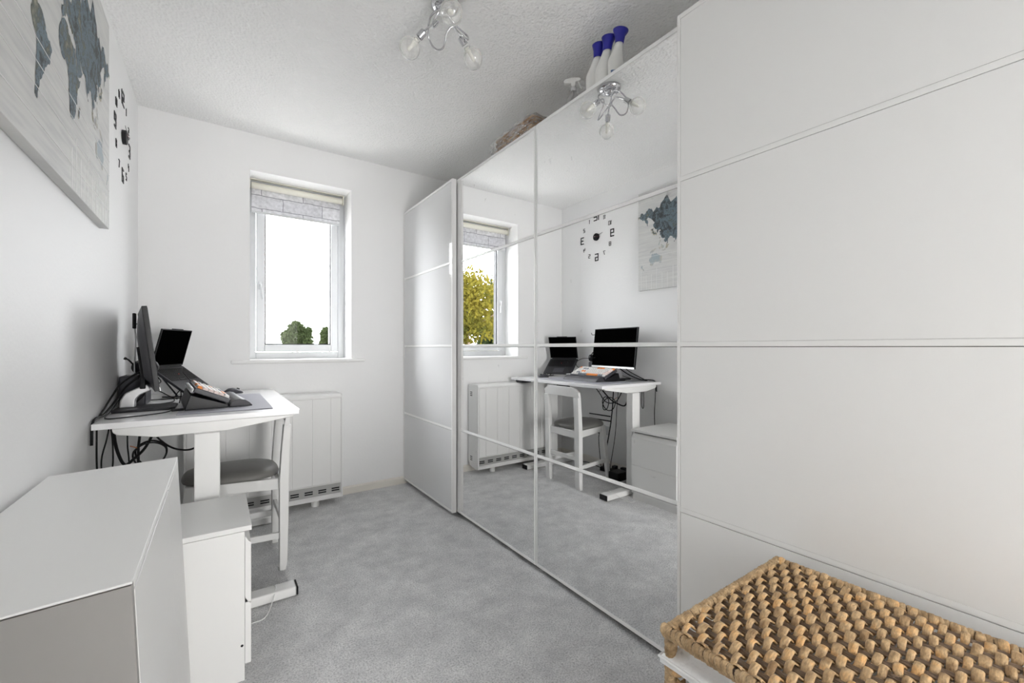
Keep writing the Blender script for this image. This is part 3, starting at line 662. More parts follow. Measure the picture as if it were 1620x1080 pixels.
# ------------------------------------------------------------------ world map canvas
CXF = -.386; CY0, CY1, CZ0, CZ1 = 1.13, 2.508, 1.702, 2.585
t = thing('map_canvas', 'large stretched canvas with a world map on the left wall', 'picture', (-.40, 1.82, 1.70)); L0 = Vector(t.location)
P(box((XL + .001, CY0, CZ0), (CXF, CY1, CZ1)), 'canvas', CANV, t, L0, bevel=.002)
KX = 1.27 / 360; Y_0 = 1.82 - 0.0   # longitude 0 at y=..., from S America and Australia positions
def ll(lon, lat, x=CXF):
    la = radians(max(-60, min(lat, 78))); my = math.log(math.tan(pi / 4 + la / 2))
    return (x, 1.853 + lon * KX, 2.058 + my * .202)
LANDS = {
 'north america': [(-168, 66), (-156, 71), (-130, 70), (-115, 68), (-95, 72), (-82, 68), (-94, 60), (-92, 57), (-82, 55), (-79, 52), (-78, 62), (-65, 60), (-56, 52), (-66, 49), (-60, 46), (-70, 43), (-76, 35), (-81, 31), (-80, 26), (-84, 30), (-97, 28), (-97, 20), (-90, 21), (-88, 16), (-83, 10), (-78, 8), (-85, 10), (-95, 16), (-105, 20), (-113, 30), (-117, 33), (-124, 41), (-124, 48), (-135, 58), (-152, 60), (-165, 55), (-158, 59), (-165, 62)],
 'greenland': [(-45, 60), (-52, 65), (-55, 72), (-68, 76), (-50, 78), (-20, 77), (-22, 70), (-40, 65)],
 'south america': [(-78, 8), (-72, 12), (-62, 10), (-51, 4), (-50, 0), (-40, -3), (-35, -7), (-39, -15), (-41, -22), (-48, -27), (-54, -34), (-58, -38), (-63, -41), (-66, -47), (-69, -53), (-74, -52), (-73, -42), (-71, -30), (-70, -18), (-77, -12), (-81, -5), (-79, 1)],
 'africa': [(-6, 35), (10, 37), (11, 33), (20, 31), (32, 31), (36, 22), (39, 15), (43, 11), (51, 12), (47, 4), (41, -2), (39, -8), (40, -15), (35, -20), (35, -24), (32, -29), (26, -34), (19, -35), (15, -27), (12, -17), (13, -9), (9, -1), (9, 4), (4, 6), (-8, 4), (-14, 9), (-17, 15), (-16, 22), (-10, 30)],
 'eurasia': [(-9, 37), (-9, 43), (-1, 44), (-4, 48), (3, 51), (8, 54), (10, 58), (12, 55), (20, 55), (24, 59), (30, 60), (22, 60), (25, 65), (18, 62), (16, 57), (11, 59), (5, 59), (6, 63), (15, 69), (27, 71), (41, 67), (45, 68), (60, 69), (70, 72), (80, 73), (100, 77), (113, 74), (130, 71), (150, 71), (160, 70), (178, 69), (188, 66), (178, 63), (165, 60), (163, 57), (157, 51), (155, 58), (160, 61), (143, 59), (136, 54), (141, 52), (135, 44), (129, 42), (129, 35), (126, 36), (125, 40), (118, 39), (122, 37), (120, 34), (122, 30), (117, 23), (108, 21), (106, 19), (109, 13), (105, 9), (101, 13), (103, 2), (100, 6), (98, 16), (92, 22), (87, 21), (80, 15), (78, 8), (73, 17), (72, 21), (67, 25), (57, 26), (50, 30), (52, 25), (59, 23), (53, 16), (44, 12), (39, 21), (35, 28), (36, 36), (28, 37), (27, 41), (22, 37), (19, 42), (13, 45), (18, 40), (16, 38), (10, 44), (3, 43), (0, 39), (-5, 36)],
 'australia': [(114, -22), (122, -18), (130, -12), (137, -12), (140, -17), (143, -11), (146, -19), (153, -26), (150, -37), (144, -39), (138, -34), (131, -32), (124, -33), (116, -35)],
 'britain': [(-5, 50), (1, 51), (0, 53), (-2, 57), (-5, 58), (-3, 54)], 'iceland': [(-22, 64), (-14, 65), (-18, 66)],
 'madagascar': [(44, -24), (47, -25), (50, -15), (45, -17)], 'japan': [(130, 32), (136, 34), (141, 36), (142, 41), (145, 44), (141, 45), (139, 38), (133, 36)],
 'sumatra': [(95, 5), (104, -2), (106, -6), (101, -2)], 'borneo': [(109, 1), (117, 7), (118, 2), (115, -4), (110, -3)], 'java': [(105, -6), (114, -7), (115, -9), (106, -8)],
 'new guinea': [(131, -1), (141, -3), (150, -10), (143, -9), (138, -7)], 'sulawesi': [(119, 0), (124, 1), (122, -4), (120, -5)], 'philippines': [(120, 18), (122, 14), (126, 8), (122, 7), (121, 13)],
 'new zealand': [(173, -35), (178, -38), (175, -41), (168, -46), (167, -45), (173, -40)], 'svalbard': [(12, 77), (25, 78), (20, 76)], 'novaya zemlya': [(52, 71), (58, 75), (68, 77), (56, 71)], 'sri lanka': [(80, 9), (82, 7), (80, 6)], 'taiwan': [(120, 23), (122, 25), (121, 22)]}
def fractal(poly, it, rd, amp=.22):
    for _ in range(it):
        out = []
        for a, b_ in zip(poly, poly[1:] + poly[:1]):
            out.append(a); dx, dy = b_[0] - a[0], b_[1] - a[1]; k = rd.uniform(-amp, amp)
            out.append(((a[0] + b_[0]) / 2 - dy * k, (a[1] + b_[1]) / 2 + dx * k))
        poly = out; amp *= .9
    return poly
from mathutils.geometry import tessellate_polygon
rf = random.Random(3); m = MB()
for kx, (nm, pl) in enumerate(LANDS.items()):
    pl = fractal(pl, 2, rf)
    cx = sum(p[0] for p in pl) / len(pl); cy_ = sum(p[1] for p in pl) / len(pl)
    for (dx, mi_) in ((.0006, 1), (.0010, 0)):
        if nm in ('australia', 'borneo', 'new guinea', 'new zealand', 'sumatra', 'java', 'sulawesi', 'philippines') and mi_ == 0: mi_ = 2
        pts = []
        for i, (lo, la) in enumerate(pl):
            p = Vector(ll(lo, la, CXF + dx))
            if dx < .001:
                a = Vector(ll(*pl[i - 1])); b_ = Vector(ll(*pl[(i + 1) % len(pl)])); tt = (b_ - a); nn = Vector((0, tt.z, -tt.y))
                if nn.length > 0: p += nn.normalized() * rf.uniform(-.002, .013)
            p.y = min(max(p.y, CY0), CY1); p.z = min(p.z, CZ1); pts.append(p)
        vs = [m.bm.verts.new(p) for p in pts]; m.mi = mi_
        for tri in tessellate_polygon([pts]):
            m._f([vs[i] for i in tri])
P(m, 'map_print', [LAND, OCHRE, LANDP], t, L0)
m = MB(); x_ = CXF + .0014
for k in range(12):                                 # grid: parallels and short white meridian bars along the bottom
    pass
for z in (1.782, 1.868, 1.935, 1.995): m.box((CXF, CY0 + .0, z - .0011), (x_, CY1, z + .0011))
for k in range(-1, 26):
    y = CY1 - .035 - k * .054
    if y < CY0: break
    if k >= 0 and y > 1.9: m.box((CXF, y - .0022, CZ0 + .004), (x_, y + .0022, CZ0 + .135 + (.05 if k % 3 == 0 else 0)))
P(m, 'map_grid', GRIDW, t, L0)

# ------------------------------------------------------------------ wall clock of stick-on numerals
CCY, CCZ = 3.055, 2.318
t = thing('wall_clock', 'black wall clock made of stick-on numerals on the left wall', 'clock', (XL, CCY, CCZ)); L0 = Vector(t.location)
GL = {'0': [[(0, 0), (1, 0), (1, 1), (0, 1), (0, 0)]], '1': [[(.1, .85), (.5, 1), (.5, 0)]], '2': [[(0, 1), (1, 1), (1, .5), (0, .5), (0, 0), (1, 0)]],
      '3': [[(0, 1), (1, 1), (1, 0), (0, 0)], [(.3, .5), (1, .5)]], '4': [[(0, 1), (0, .45), (1, .45)], [(.75, .8), (.75, 0)]], '5': [[(1, 1), (0, 1), (0, .55), (1, .5), (1, 0), (0, 0)]],
      '6': [[(1, 1), (0, 1), (0, 0), (1, 0), (1, .5), (0, .5)]], '7': [[(0, 1), (1, 1), (.35, 0)]], '8': [[(0, 0), (1, 0), (1, 1), (0, 1), (0, 0)], [(0, .5), (1, .5)]],
      '9': [[(0, 0), (1, 0), (1, 1), (0, 1), (0, .5), (1, .5)]]}
def stroke(m, pts, w, x0, x1):
    for a, b_ in zip(pts, pts[1:]):
        d = Vector((b_[0] - a[0], b_[1] - a[1])); d.normalize(); n_ = Vector((-d.y, d.x)) * w / 2; e_ = d * w / 2
        q = [(a[0] - e_.x + n_.x, a[1] - e_.y + n_.y), (a[0] - e_.x - n_.x, a[1] - e_.y - n_.y), (b_[0] + e_.x - n_.x, b_[1] + e_.y - n_.y), (b_[0] + e_.x + n_.x, b_[1] + e_.y + n_.y)]
        m.prism(q, 'x', x0, x1)
for h in range(1, 13):
    a = radians(30 * h); big = h in (3, 6, 9, 12); R_ = .207
    # looking at the wall from +x, clockwise hours run towards +y
    cy_ = CCY + R_ * sin(a); cz_ = CCZ + R_ * cos(a); s_ = str(h); hh = .066 if big else .036; ww = hh * .58; st = hh * (.15 if big else .13); gap = st * 1.4
    tot = sum((ww * (.5 if c_ == '1' else 1)) for c_ in s_) + gap * (len(s_) - 1); y = cy_ - tot / 2; m = MB()
    for c_ in s_:
        cw = ww * (.5 if c_ == '1' else 1)
        for pl in GL[c_]:
            stroke(m, [(y + p[0] * (cw if c_ != '1' else cw), cz_ - hh / 2 + p[1] * hh) for p in pl], st, XL + .0005, XL + .003)
        y += cw + gap
    P(m, 'numeral', BLACK, t, L0)
P(MB().lathe([(.037, .0), (.037, .016), (.034, .019), (0, .019)], (XL, CCY, CCZ), 40, ax=(1, 0, 0)), 'dial', BLACK, t, L0, smooth=False)
RED = mat('clock_red', (.16, .02, .03), .4)
for nm, ang, ln, wd, x_, mt in (('hour_hand', 275, .052, .006, .0215, BLACK), ('minute_hand', 283, .105, .0035, .024, BLACK), ('second_hand', 262, .075, .0015, .0265, RED)):
    a = radians(ang); m = MB(); d = Vector((0, sin(a), cos(a))); q = Vector((0, cos(a), -sin(a))) * wd; o_ = Vector((XL + x_, CCY, CCZ)); e_ = Vector((.0012, 0, 0))
    m.hexa([o_ - d * .015 - q, o_ - d * .015 + q, o_ + d * ln + q * .4, o_ + d * ln - q * .4], [v + e_ for v in (o_ - d * .015 - q, o_ - d * .015 + q, o_ + d * ln + q * .4, o_ + d * ln - q * .4)])
    P(m, nm, mt, t, L0)
P(MB().lathe([(.005, .019), (.005, .03), (0, .031)], (XL, CCY, CCZ), 14, ax=(1, 0, 0)), 'hub', CHROME, t, L0)

# ------------------------------------------------------------------ ceiling lamp
LX, LY = .845, 1.737
t = thing('ceiling_lamp', 'chrome ceiling lamp with three twisted arms and globe bulbs', 'lamp', (LX, LY, ZC))
m = MB(); m.lathe([(.062, 0), (.066, -.006), (.064, -.016), (.052, -.026), (.034, -.031), (.030, -.030), (.028, -.036), (.014, -.046), (0, -.048)], (0, 0, 0), 40); m.build('canopy', CHROME, t, smooth=True)
bulbs = [(-.118, .133, -.172), (.156, .028, -.172), (-.052, -.161, -.168)]
for bx, by_, bz in bulbs:
    a = atan2(by_, bx); R_ = sqrt(bx * bx + by_ * by_)
    def q(r, da, z): return (r * cos(a + da), r * sin(a + da), z)
    pts = spline([q(.026, 2.6, -.028), q(.070, 2.25, -.055), q(.105, 1.80, -.105), q(.100, 1.45, -.148), q(.072, 1.10, -.150), q(.038, .8, -.105), q(.045, .12, -.078), q(R_ - .070, 0, -.106)], 8)
    m = MB().tube(pts, .0043, 10); m.build('arm', CHROME, t, smooth=True)
    B = Vector((bx, by_, bz)); S0 = Vector(q(R_ - .074, 0, -.106)); d = (B - S0).normalized()
    m = MB().lathe([(.004, -.004), (.0135, 0), (.0165, .003), (.0165, .034), (.015, .036), (.015, .030)], S0, 20, ax=d)
    for k in range(8): m.lathe([(.0178, .012 + k * .0), (.0178, .0)], S0, 3, ax=d) if False else None
    sck = m.build('socket', CHROME, t, smooth=False)
    prof = [(.0125, -.056), (.014, -.046)] + [(.047 * sin(th), -.047 * cos(th)) for th in [radians(x) for x in range(18, 180, 9)]] + [(0, .047)]
    bo = MB().lathe(prof, B, 32, ax=d).build('bulb', BULB, t, smooth=True)
    MB().lathe([(.011, -.052), (.012, -.030), (.0085, -.026), (.0085, .004), (.006, .012), (0, .014)], B, 16, ax=d).build('inner_capsule', BULBIN, bo, smooth=True)

# ------------------------------------------------------------------ things on top of the wardrobes
WT = 2.3565
def cleaner(label, x, y, rz, capw=1.0):
    t = thing('cleaner_bottle', label, 'bottle', (x, y, WT), rz, group='blue-capped bottles on the wardrobe')
    def el(cx, z, hx_, hy_, K=24): return [(cx + hx_ * cos(2 * pi * k / K), hy_ * sin(2 * pi * k / K), z) for k in range(K)]
    m = MB(); m.loft([el(0, 0, .034, .022), el(0, .006, .037, .025), el(0, .10, .038, .026), el(0, .135, .039, .026), el(-.001, .150, .037, .025), el(.006, .185, .028, .020), el(.013, .222, .020, .016), el(.017, .236, .018, .015)])
    m.build('bottle_body', BOTTLEW, t, smooth=True)
    m = MB(); m.loft([el(.017, .234, .0195, .017), el(.018, .240, .0205, .018), el(.021, .270, .024, .020), el(.025, .292, .033 * capw, .026), el(.025, .298, .034 * capw, .026)])
    m.build('cap', BLUE, t, smooth=True)
    return t
c1 = cleaner('white cleaning bottle with blue cap, farthest from the camera of three', 1.50, 1.457, radians(-48))
c2 = cleaner('white cleaning bottle with blue cap, middle one of three', 1.500, 1.396, radians(-48))
c3 = cleaner('white cleaning bottle with blue cap and blue label, nearest of three', 1.505, 1.324, radians(-20), 1.1)
m = MB(); m.loft([[(.0382 * cos(a) , .0262 * sin(a), z) for a in [radians(d_) for d_ in range(-150, -60, 6)]] for z in (.055, .095)], cap=False, closed=False)
m.build('label', LABELB, c3, smooth=True)
t = thing('spray_bottle', 'clear spray bottle with white trigger head on the wardrobe', 'bottle', (1.50, 1.60, WT), radians(-52))
MB().lathe([(.034, 0), (.036, .004), (.036, .09), (.030, .115), (.014, .135), (.013, .15)], (0, 0, 0), 24).build('bottle_body', CLEARP, t, smooth=True)
MB().lathe([(.0155, .146), (.0155, .163), (.012, .166)], (0, 0, 0), 20).build('collar', SILVER, t, smooth=True)
m = MB(); m.prism([(-.047, .192), (-.050, .205), (-.040, .212), (-.005, .214), (.030, .208), (.040, .200), (.034, .192), (.012, .188), (.010, .166), (-.010, .166), (-.014, .185)], 'y', -.011, .011)
m.build('trigger_head', BOTTLEW, t, bevel=.004)
m = MB(); m.tube(spline([(.024, 0, .194), (.030, 0, .175), (.042, 0, .150)], 5), [.006] * 5 + [.004] * 6, 8); m.build('trigger', BOTTLEW, t, smooth=True)
MB().tube([(0, 0, .15), (.004, 0, .01)], .002, 6).build('dip_tube', BOTTLEW, t)
t = thing('wicker_basket', 'small brown wicker basket in clear plastic on top of the wardrobe', 'basket', (1.555, 2.07, WT)); 
m = MB(); bx_, by2 = .10, .185; hz = .135
for O, U, LU, Nn in (((-bx_, -by2, 0.004), (0, 1, 0), 2 * by2, (-1, 0, 0)), ((-bx_, -by2, 0.004), (1, 0, 0), 2 * bx_, (0, -1, 0)), ((bx_, -by2, 0.004), (0, 1, 0), 2 * by2, (1, 0, 0)), ((-bx_, by2, .004), (1, 0, 0), 2 * bx_, (0, 1, 0))):
    weave(m, O, U, (0, 0, 1), Nn, LU, hz, .022, .015, .004, .016, .0035)
m.box((-bx_, -by2, 0), (bx_, by2, .006))
rg = [(-bx_, -by2, hz), (bx_, -by2, hz), (bx_, by2, hz), (-bx_, by2, hz)]
for a, b_ in zip(rg, rg[1:] + rg[:1]): m.tube([a, b_], .007, 8); wrap(m, a, b_, .008, .009)
m.build('basket_body', WICKD, t, smooth=True)
m = MB(); rb = random.Random(11); G = 30; K = 18; rings = []
for i in range(K):
    f = i / (K - 1); z = .012 + f * .18; r = 1.12 if f < .7 else 1.12 - (f - .7) * 3.2
    rings.append([((bx_ + .012) * max(r, .12) * max(-1, min(1, 1.35 * cos(2 * pi * k / G))) + rb.gauss(0, .006), (by2 + .014) * max(r, .12) * max(-1, min(1, 1.35 * sin(2 * pi * k / G))) + .05 * max(0, f - .7) + rb.gauss(0, .006), z + rb.gauss(0, .004)) for k in range(G)])
for r_ in rings[0]: pass
m.loft(rings, cap=False); fo = m.build('plastic_wrap', FILM, t, smooth=False)

# ------------------------------------------------------------------ on the desk
DT = TZ + .0005
tag(MB().prism([(-.149, 2.372), (.224, 2.370), (.224, 3.17), (-.149, 3.17)], 'z', DT, DT + .004).build('desk_mat', GREYMAT, bevel=.001), 'thin grey desk mat under the keyboard', 'mat')
MT = DT + .0045
# keyboard
KR = radians(17)
def kframe(name, label, cat, x, y, z, rz): return thing(name, label, cat, (x, y, z), rz)
# local: +x = towards the user (right in picture), y = along the length
kb = thing('keyboard', 'grey mechanical keyboard with white and orange keycaps on the desk mat', 'keyboard', (-.027, 2.505, MT), radians(5))
tl = radians(25)
Mk = Matrix.Translation((.072, 0, .018)) @ Matrix.Rotation(tl, 4, 'Y') @ Matrix.Translation((-.155, 0, 0))
m = MB().box((0, 0, 0), (.155, .480, .024)); m.xform(Mk); m.build('case', MIDG, kb, bevel=.004)
caps = []
kw = .0190
m = MB(); a, b_ = .0101, .0076
m.loft([[(-a, -a, 0), (a, -a, 0), (a, a, 0), (-a, a, 0)], [(-a, -a, .004), (a, -a, .004), (a, a, .004), (-a, a, .004)], [(-b_ - .001, -b_, .0125), (b_ - .001, -b_, .0125), (b_ - .001, b_, .0125), (-b_ - .001, b_, .0125)]])
key0 = m.build('keycap', KEYW, kb, bevel=.001); first = True
meshes = {}
def keymesh(mt, wmul):
    k_ = (mt.name, wmul)
    if k_ not in meshes:
        me = key0.data.copy(); me.materials.clear(); me.materials.append(mt)
        for v in me.vertices: v.co.y *= 1; v.co.y += (wmul - 1.26) * .0095 * (1 if v.co.y > 0 else -1)
        meshes[k_] = me
    return meshes[k_]
rows = [[1] * 19, [1] * 13 + [2] + [1] * 4, [1.5] + [1] * 12 + [1.5] + [1] * 4, [1.75] + [1] * 11 + [2.25] + [1] * 4, [2.25] + [1] * 10 + [1.75, 1] + [1] * 4, [1.25, 1.25, 1.25, 6.25, 1, 1, 1, 1, 1] + [1] * 4]
nk = 0
for r_, row in enumerate(rows):
    # user sits at +x facing -x : left of keyboard is at small y? (escape key nearest the camera is the far right -> leftmost for the user = large y)
    yy = .010; xr = .155 - .018 - (5 - r_) * .0238
    tot = sum(row); sc = (.455) / (tot * kw)
    for ci, wmul in enumerate(row):
        w_ = wmul * kw * sc; yc = yy + w_ / 2; yy += w_
        last = ci == len(row) - 1
        mt = KEYW
        if r_ == 0 and (ci == 0 or ci in (5, 6, 7, 8)): mt = ORANGE
        elif wmul > 6: mt = ORANGE
        elif r_ == 3 and wmul > 2: mt = ORANGE
        elif r_ == 0 and last: mt = ORANGE
        elif r_ == 5 and 0 < ci < 9: mt = KEYG
        elif (r_ in (1, 2, 3, 4) and ci == 0) or (r_ == 1 and last): mt = KEYP
        elif r_ in (1, 4) and 13 <= ci < 15: mt = KEYG
        me = keymesh(mt, round(wmul * sc, 3))
        if first: o = key0; o.data = me; first = False
        else: o = key0.copy(); C.objects.link(o)
        o.data = me; o.parent = kb
        o.matrix_local = Mk @ Matrix.Translation((xr, yc, .024)); nk += 1
m = MB(); m.tube([Mk @ Vector((-.002, .012, .004)), Mk @ Vector((-.002, .468, .004))], .011, 12); m.build('rear_barrel', SILVER, kb, smooth=True)
m = MB(); m.hexa([(-.100, -.004, 0), (.072, -.002, 0), (.072, .482, 0), (-.100, .482, 0)], [(-.078, -.004, .070), (.070, -.002, .015), (.070, .482, .015), (-.078, .482, .070)])
m.build('stand', BLACK, kb, bevel=.003)
wr = thing('wrist_rest', 'padded dark grey wrist rest in front of the keyboard', 'wrist rest', (.098, 2.520, MT), radians(5))
m = MB(); prof = [(-.046, 0), (-.048, .010), (-.040, .024), (-.024, .034), (-.004, .037), (.018, .032), (.036, .018), (.046, .006), (.050, 0)]
m.prism(prof, 'y', 0, .46); m.build('pad', mat('wrist_rest_fabric', (.055, .055, .062), .5, bump=(300, .2, .002)), wr, bevel=.004)
mo = thing('mouse', 'small dark computer mouse behind the wrist rest', 'mouse', (.085, 3.30, DT), radians(20))
m = MB(); rings = []
for x, h, w_ in ((-.052, .010, .018), (-.046, .022, .026), (-.028, .034, .031), (-.002, .036, .031), (.025, .028, .031), (.045, .016, .028), (.052, .008, .020)):
    rings.append([(x, w_ * cos(th), h * sin(th) if sin(th) > 0 else 0) for th in [2 * pi * k / 20 for k in range(20)]])
m.loft(rings); m.build('shell', MIDG, mo, smooth=True)
MB().tube([(.020, -.003, .031), (.034, -.003, .026)], .005, 8).build('scroll_wheel', BLACK, mo)

# monitor
mon = thing('monitor', 'slim black computer monitor on silver stand beside the laptop', 'monitor', (-.300, 2.73, DT))
nf, ff = Vector((-.207, 2.412)), Vector((-.288, 3.000)); dirv = (ff - nf).normalized(); ang = atan2(dirv.y, dirv.x) - pi / 2
# panel in its own frame: y along width, z height, x thickness (front +x)
wd_ = (ff - nf).length; ctr = (nf + ff) / 2
tilt = math.atan2(-.044, .377)
Mm = Matrix.Translation((ctr.x, ctr.y, .998)) @ Matrix.Rotation(ang, 4, 'Z') @ Matrix.Rotation(tilt, 4, 'Y')
Mp = Matrix.Translation(-Vector(mon.location)) @ Mm
def mp_(m, name, mt, par=mon, **k): m.xform(Mp); return m.build(name, mt, par, **k)
pan = mp_(box((-.019, -wd_ / 2, 0), (0, wd_ / 2, .375)), 'panel', BLACK, bevel=.002)
mp_(box((.0, -wd_ / 2 + .006, .020), (.0008, wd_ / 2 - .006, .369)), 'screen', SCREEN)
mp_(box((.0, -wd_ / 2 + .0, .0), (.0015, wd_ / 2 - .0, .016)), 'chin_strip', SILVER, label='silver strip below the screen')
m = MB(); m.loft([[(-.019, -wd_ / 2 + .012, .02), (-.019, wd_ / 2 - .012, .02), (-.019, wd_ / 2 - .012, .36), (-.019, -wd_ / 2 + .012, .36)], [(-.027, -.20, .035), (-.027, .20, .035), (-.027, .20, .33), (-.027, -.20, .33)], [(-.040, -.14, .05), (-.040, .14, .05), (-.040, .14, .25), (-.040, -.14, .25)]])
mp_(m, 'back_housing', MIDG, bevel=.01, seg=3)
m = MB().box((-.050, -.03, .06), (-.038, .03, .20)); mp_(m, 'mount', BLACK)
def ml(p): return Vector(p) - Vector(mon.location)
m = MB(); m.prism([(-.395, 2.60), (-.19, 2.60), (-.168, 2.62), (-.168, 2.80), (-.19, 2.82), (-.395, 2.82)], 'z', DT, DT + .012); m.xform(Matrix.Translation(-Vector(mon.location))); m.build('base', DARK, mon, bevel=.003)
m = MB(); rg = []
for x, z, tx, tz in ((-.352, DT + .012, .028, 0), (-.350, .935, .027, .003), (-.340, .958, .020, .014), (-.315, .976, .008, .016), (-.272, .998, .006, .015)):
    rg.append([ml((x - tx, 2.685, z + tz)), ml((x + tx, 2.685, z - tz)), ml((x + tx, 2.735, z - tz)), ml((x - tx, 2.735, z + tz))])
m.loft(rg); m.build('stand_arm', SILVER, mon, bevel=.006, seg=3)
MB().box(tuple(ml((-.306, 2.68, .99))), tuple(ml((-.284, 2.74, 1.13)))).build('stand_post', BLACK, mon, bevel=.004)

# laptop on riser
hf, ux = Vector((-.188, 3.512, 1.070)), None
ydir = Vector((.143, .317, 0)).normalized(); xdir = Vector((ydir.y, -ydir.x, 0)); hn = hf - ydir * .315
lap = thing('laptop', 'open black laptop raised on a stand near the window wall', 'laptop', tuple(hn)); 
ly = ydir; sl = math.atan2(.158, .195)
dx_ = xdir * cos(sl) + Vector((0, 0, -sin(sl))); dz_ = ly.cross(dx_) * -1
if dz_.z < 0: dz_ = -dz_
Md = Matrix((( dx_.x, ly.x, dz_.x, 0), (dx_.y, ly.y, dz_.y, 0), (dx_.z, ly.z, dz_.z, 0), (0, 0, 0, 1)))
m = MB().box((0, 0, -.014), (.232, .315, 0)); m.xform(Md); deck = m.build('deck', DARK, lap, bevel=.003)
m = MB().box((.018, .018, 0), (.125, .297, .0006)); m.xform(Md); m.build('key_well', BLACK, deck)
m = MB().box((.150, .100, 0), (.215, .215, .0005)); m.xform(Md); m.build('trackpad', MIDG, deck)
k0 = None
KEYD = mat('laptop_keycap', (.008, .008, .009), .5, spec=0.3)
m = MB().box((-.0078, -.0082, 0), (.0078, .0082, .0018)); k0 = m.build('laptop_key', KEYD, deck)
fst = True
for r_ in range(6):
    for c_ in range(14):
        if r_ == 5 and 4 <= c_ <= 8 and c_ != 6: continue
        o = k0 if fst else k0.copy()
        if not fst: C.objects.link(o)
        fst = False; o.parent = deck
        o.matrix_local = Md @ Matrix.Translation((.028 + r_ * .0182, .030 + c_ * .0197, .0006)) @ (Matrix.Diagonal((1, 5, 1, 1)) if (r_ == 5 and c_ == 6) else Matrix.Identity(4))
m = MB().lathe([(.0035, 0), (.0035, .003), (0, .0035)], (.075, .16, .0008), 10); m.xform(Md); m.build('pointing_stick', mat('red_rubber', (.5, .02, .02), .5), deck)
su = (xdir * .060 + Vector((0, 0, .236))).normalized(); sn = ly.cross(su)
if sn.dot(xdir) < 0: sn = -sn
Ms = Matrix(((sn.x, ly.x, su.x, 0), (sn.y, ly.y, su.y, 0), (sn.z, ly.z, su.z, 0), (0, 0, 0, 1)))
m = MB().box((-.008, 0, .004), (0, .315, .236)).box((-.006, .10, .236), (0, .215, .241)); m.xform(Ms); lidp = m.build('screen_lid', BLACK, lap, bevel=.002)
m = MB().box((0, .008, .014), (.0006, .307, .230)); m.xform(Ms); m.build('display', SCREEN, lidp)
m = MB().tube([(0, .02, 0), (0, .295, 0)], .006, 10); m.xform(Md); m.build('hinge', BLACK, lap)
st = thing('laptop_stand', 'folding metal riser holding the laptop above the desk', 'stand', (hn.x, hn.y, DT))
hz_ = hn.z - DT
def sp(u, v, w): return xdir * u + ly * v + Vector((0, 0, w))
for v in (.05, .265):
    m = MB(); top = sp(.02, v, hz_ - .03); bot = sp(.20, v, .003 + .0); m.tube([sp(.006, v, hz_ - .027), sp(.205, v, hz_ - .181)], .004, 6); m.build('rest_arm', DARK, st)
    m = MB(); m.tube([sp(.010, v, hz_ - .033), sp(.11, v, .008)], .005, 6); m.build('upright_arm', DARK, st)
    m = MB(); m.box((0, 0, 0), (1, 1, 1)); m.bm.clear(); a = sp(.03, v, .004); b_ = sp(.20, v, .004); m.tube([a, b_], .004, 6); m.build('base_bar', DARK, st)

# dock box, headset, webcam, cables behind the monitor
tag(box((-.404, 2.84, DT), (-.300, 3.06, DT + .155)).build('docking_box', MIDG, bevel=.01, seg=3), 'dark grey upright box behind the monitor by the wall', 'box')
hs = thing('headset', 'black headset with microphone boom lying on the grey box', 'headset', (-.345, 2.97, DT + .156))
MB().lathe([(.018, -.02), (.034, -.016), (.038, 0), (.034, .016), (.018, .02)], (.01, .0, .038), 24, ax=(.35, 1, 0)).build('earcup', BLACK, hs, smooth=True)
MB().lathe([(.018, -.02), (.034, -.016), (.038, 0), (.034, .016), (.018, .02)], (.045, .045, .038), 24, ax=(.35, 1, 0)).build('earcup', BLACK, hs, smooth=True)
MB().tube(spline([(.01, 0, .06), (.02, .0, .085), (.04, .03, .09), (.045, .045, .062)], 6), .006, 8).build('headband', BLACK, hs, smooth=True)
MB().tube(spline([(-.012, -.012, .045), (-.035, -.02, .078), (-.052, -.025, .088)], 6), [.004] * 9 + [.007] * 4, 8).build('microphone_boom', BLACK, hs, smooth=True)
wc = thing('webcam', 'small black webcam on a thin pale arm behind the monitor top', 'webcam', (-.350, 2.90, DT + .1555))
m = MB(); m.box((-.008, -.014, .24), (.006, .014, .32)); m.build('camera_head', BLACK, wc, bevel=.004)
MB().tube(spline([(0, 0, .004), (.0, 0, .1), (.004, 0, .18), (.0, 0, .245)], 6), .0035, 8).build('arm', SILVER, wc, smooth=True)
MB().lathe([(.03, 0), (.03, .005), (.004, .008)], (0, 0, 0), 20).build('base', SILVER, wc)
MB().tube(spline([(.004, .01, .265), (.006, .10, .27), (.0, .150, .27), (.0, .165, .29)], 5), .003, 8).build('hook', BLACK, wc, smooth=True)
tag(box((-.085, 3.02, DT), (-.03, 3.09, DT + .045)).build('card_holder', mat('grey_card', (.3, .3, .3), .6), bevel=.003), 'small grey block between laptop and monitor', 'box')

def cable(label, pts, r=.0028, mt=None, name='cable', group=None):
    o = MB().tube(spline(pts, 7), r, 8).build(name, mt or CABLE, smooth=True)
    tag(o, label, 'cable', group); return o
cable('black cable running along the wall edge to the keyboard stand', [(-.172, 2.485, DT + .010), (-.21, 2.47, DT + .0032), (-.33, 2.40, DT + .0032), (-.385, 2.42, DT + .0032), (-.396, 2.60, DT + .01), (-.392, 2.80, DT + .05)], .0026, group='black cables on the desk')
cable('thick black cable climbing from desk edge to the monitor', [(-.410, 2.33, .80), (-.409, 2.35, .892), (-.402, 2.50, .899), (-.388, 2.62, .935), (-.36, 2.72, 1.00), (-.305, 2.75, 1.06), (-.29, 2.74, 1.09)], .005, group='black cables on the desk')
cable('black cable looping down behind the silver stand arm', [(-.409, 2.45, .895), (-.395, 2.62, .965), (-.37, 2.68, 1.02), (-.31, 2.73, 1.07), (-.29, 2.75, 1.05), (-.30, 2.79, .96), (-.345, 2.80, .90)], .0042, group='black cables on the desk')
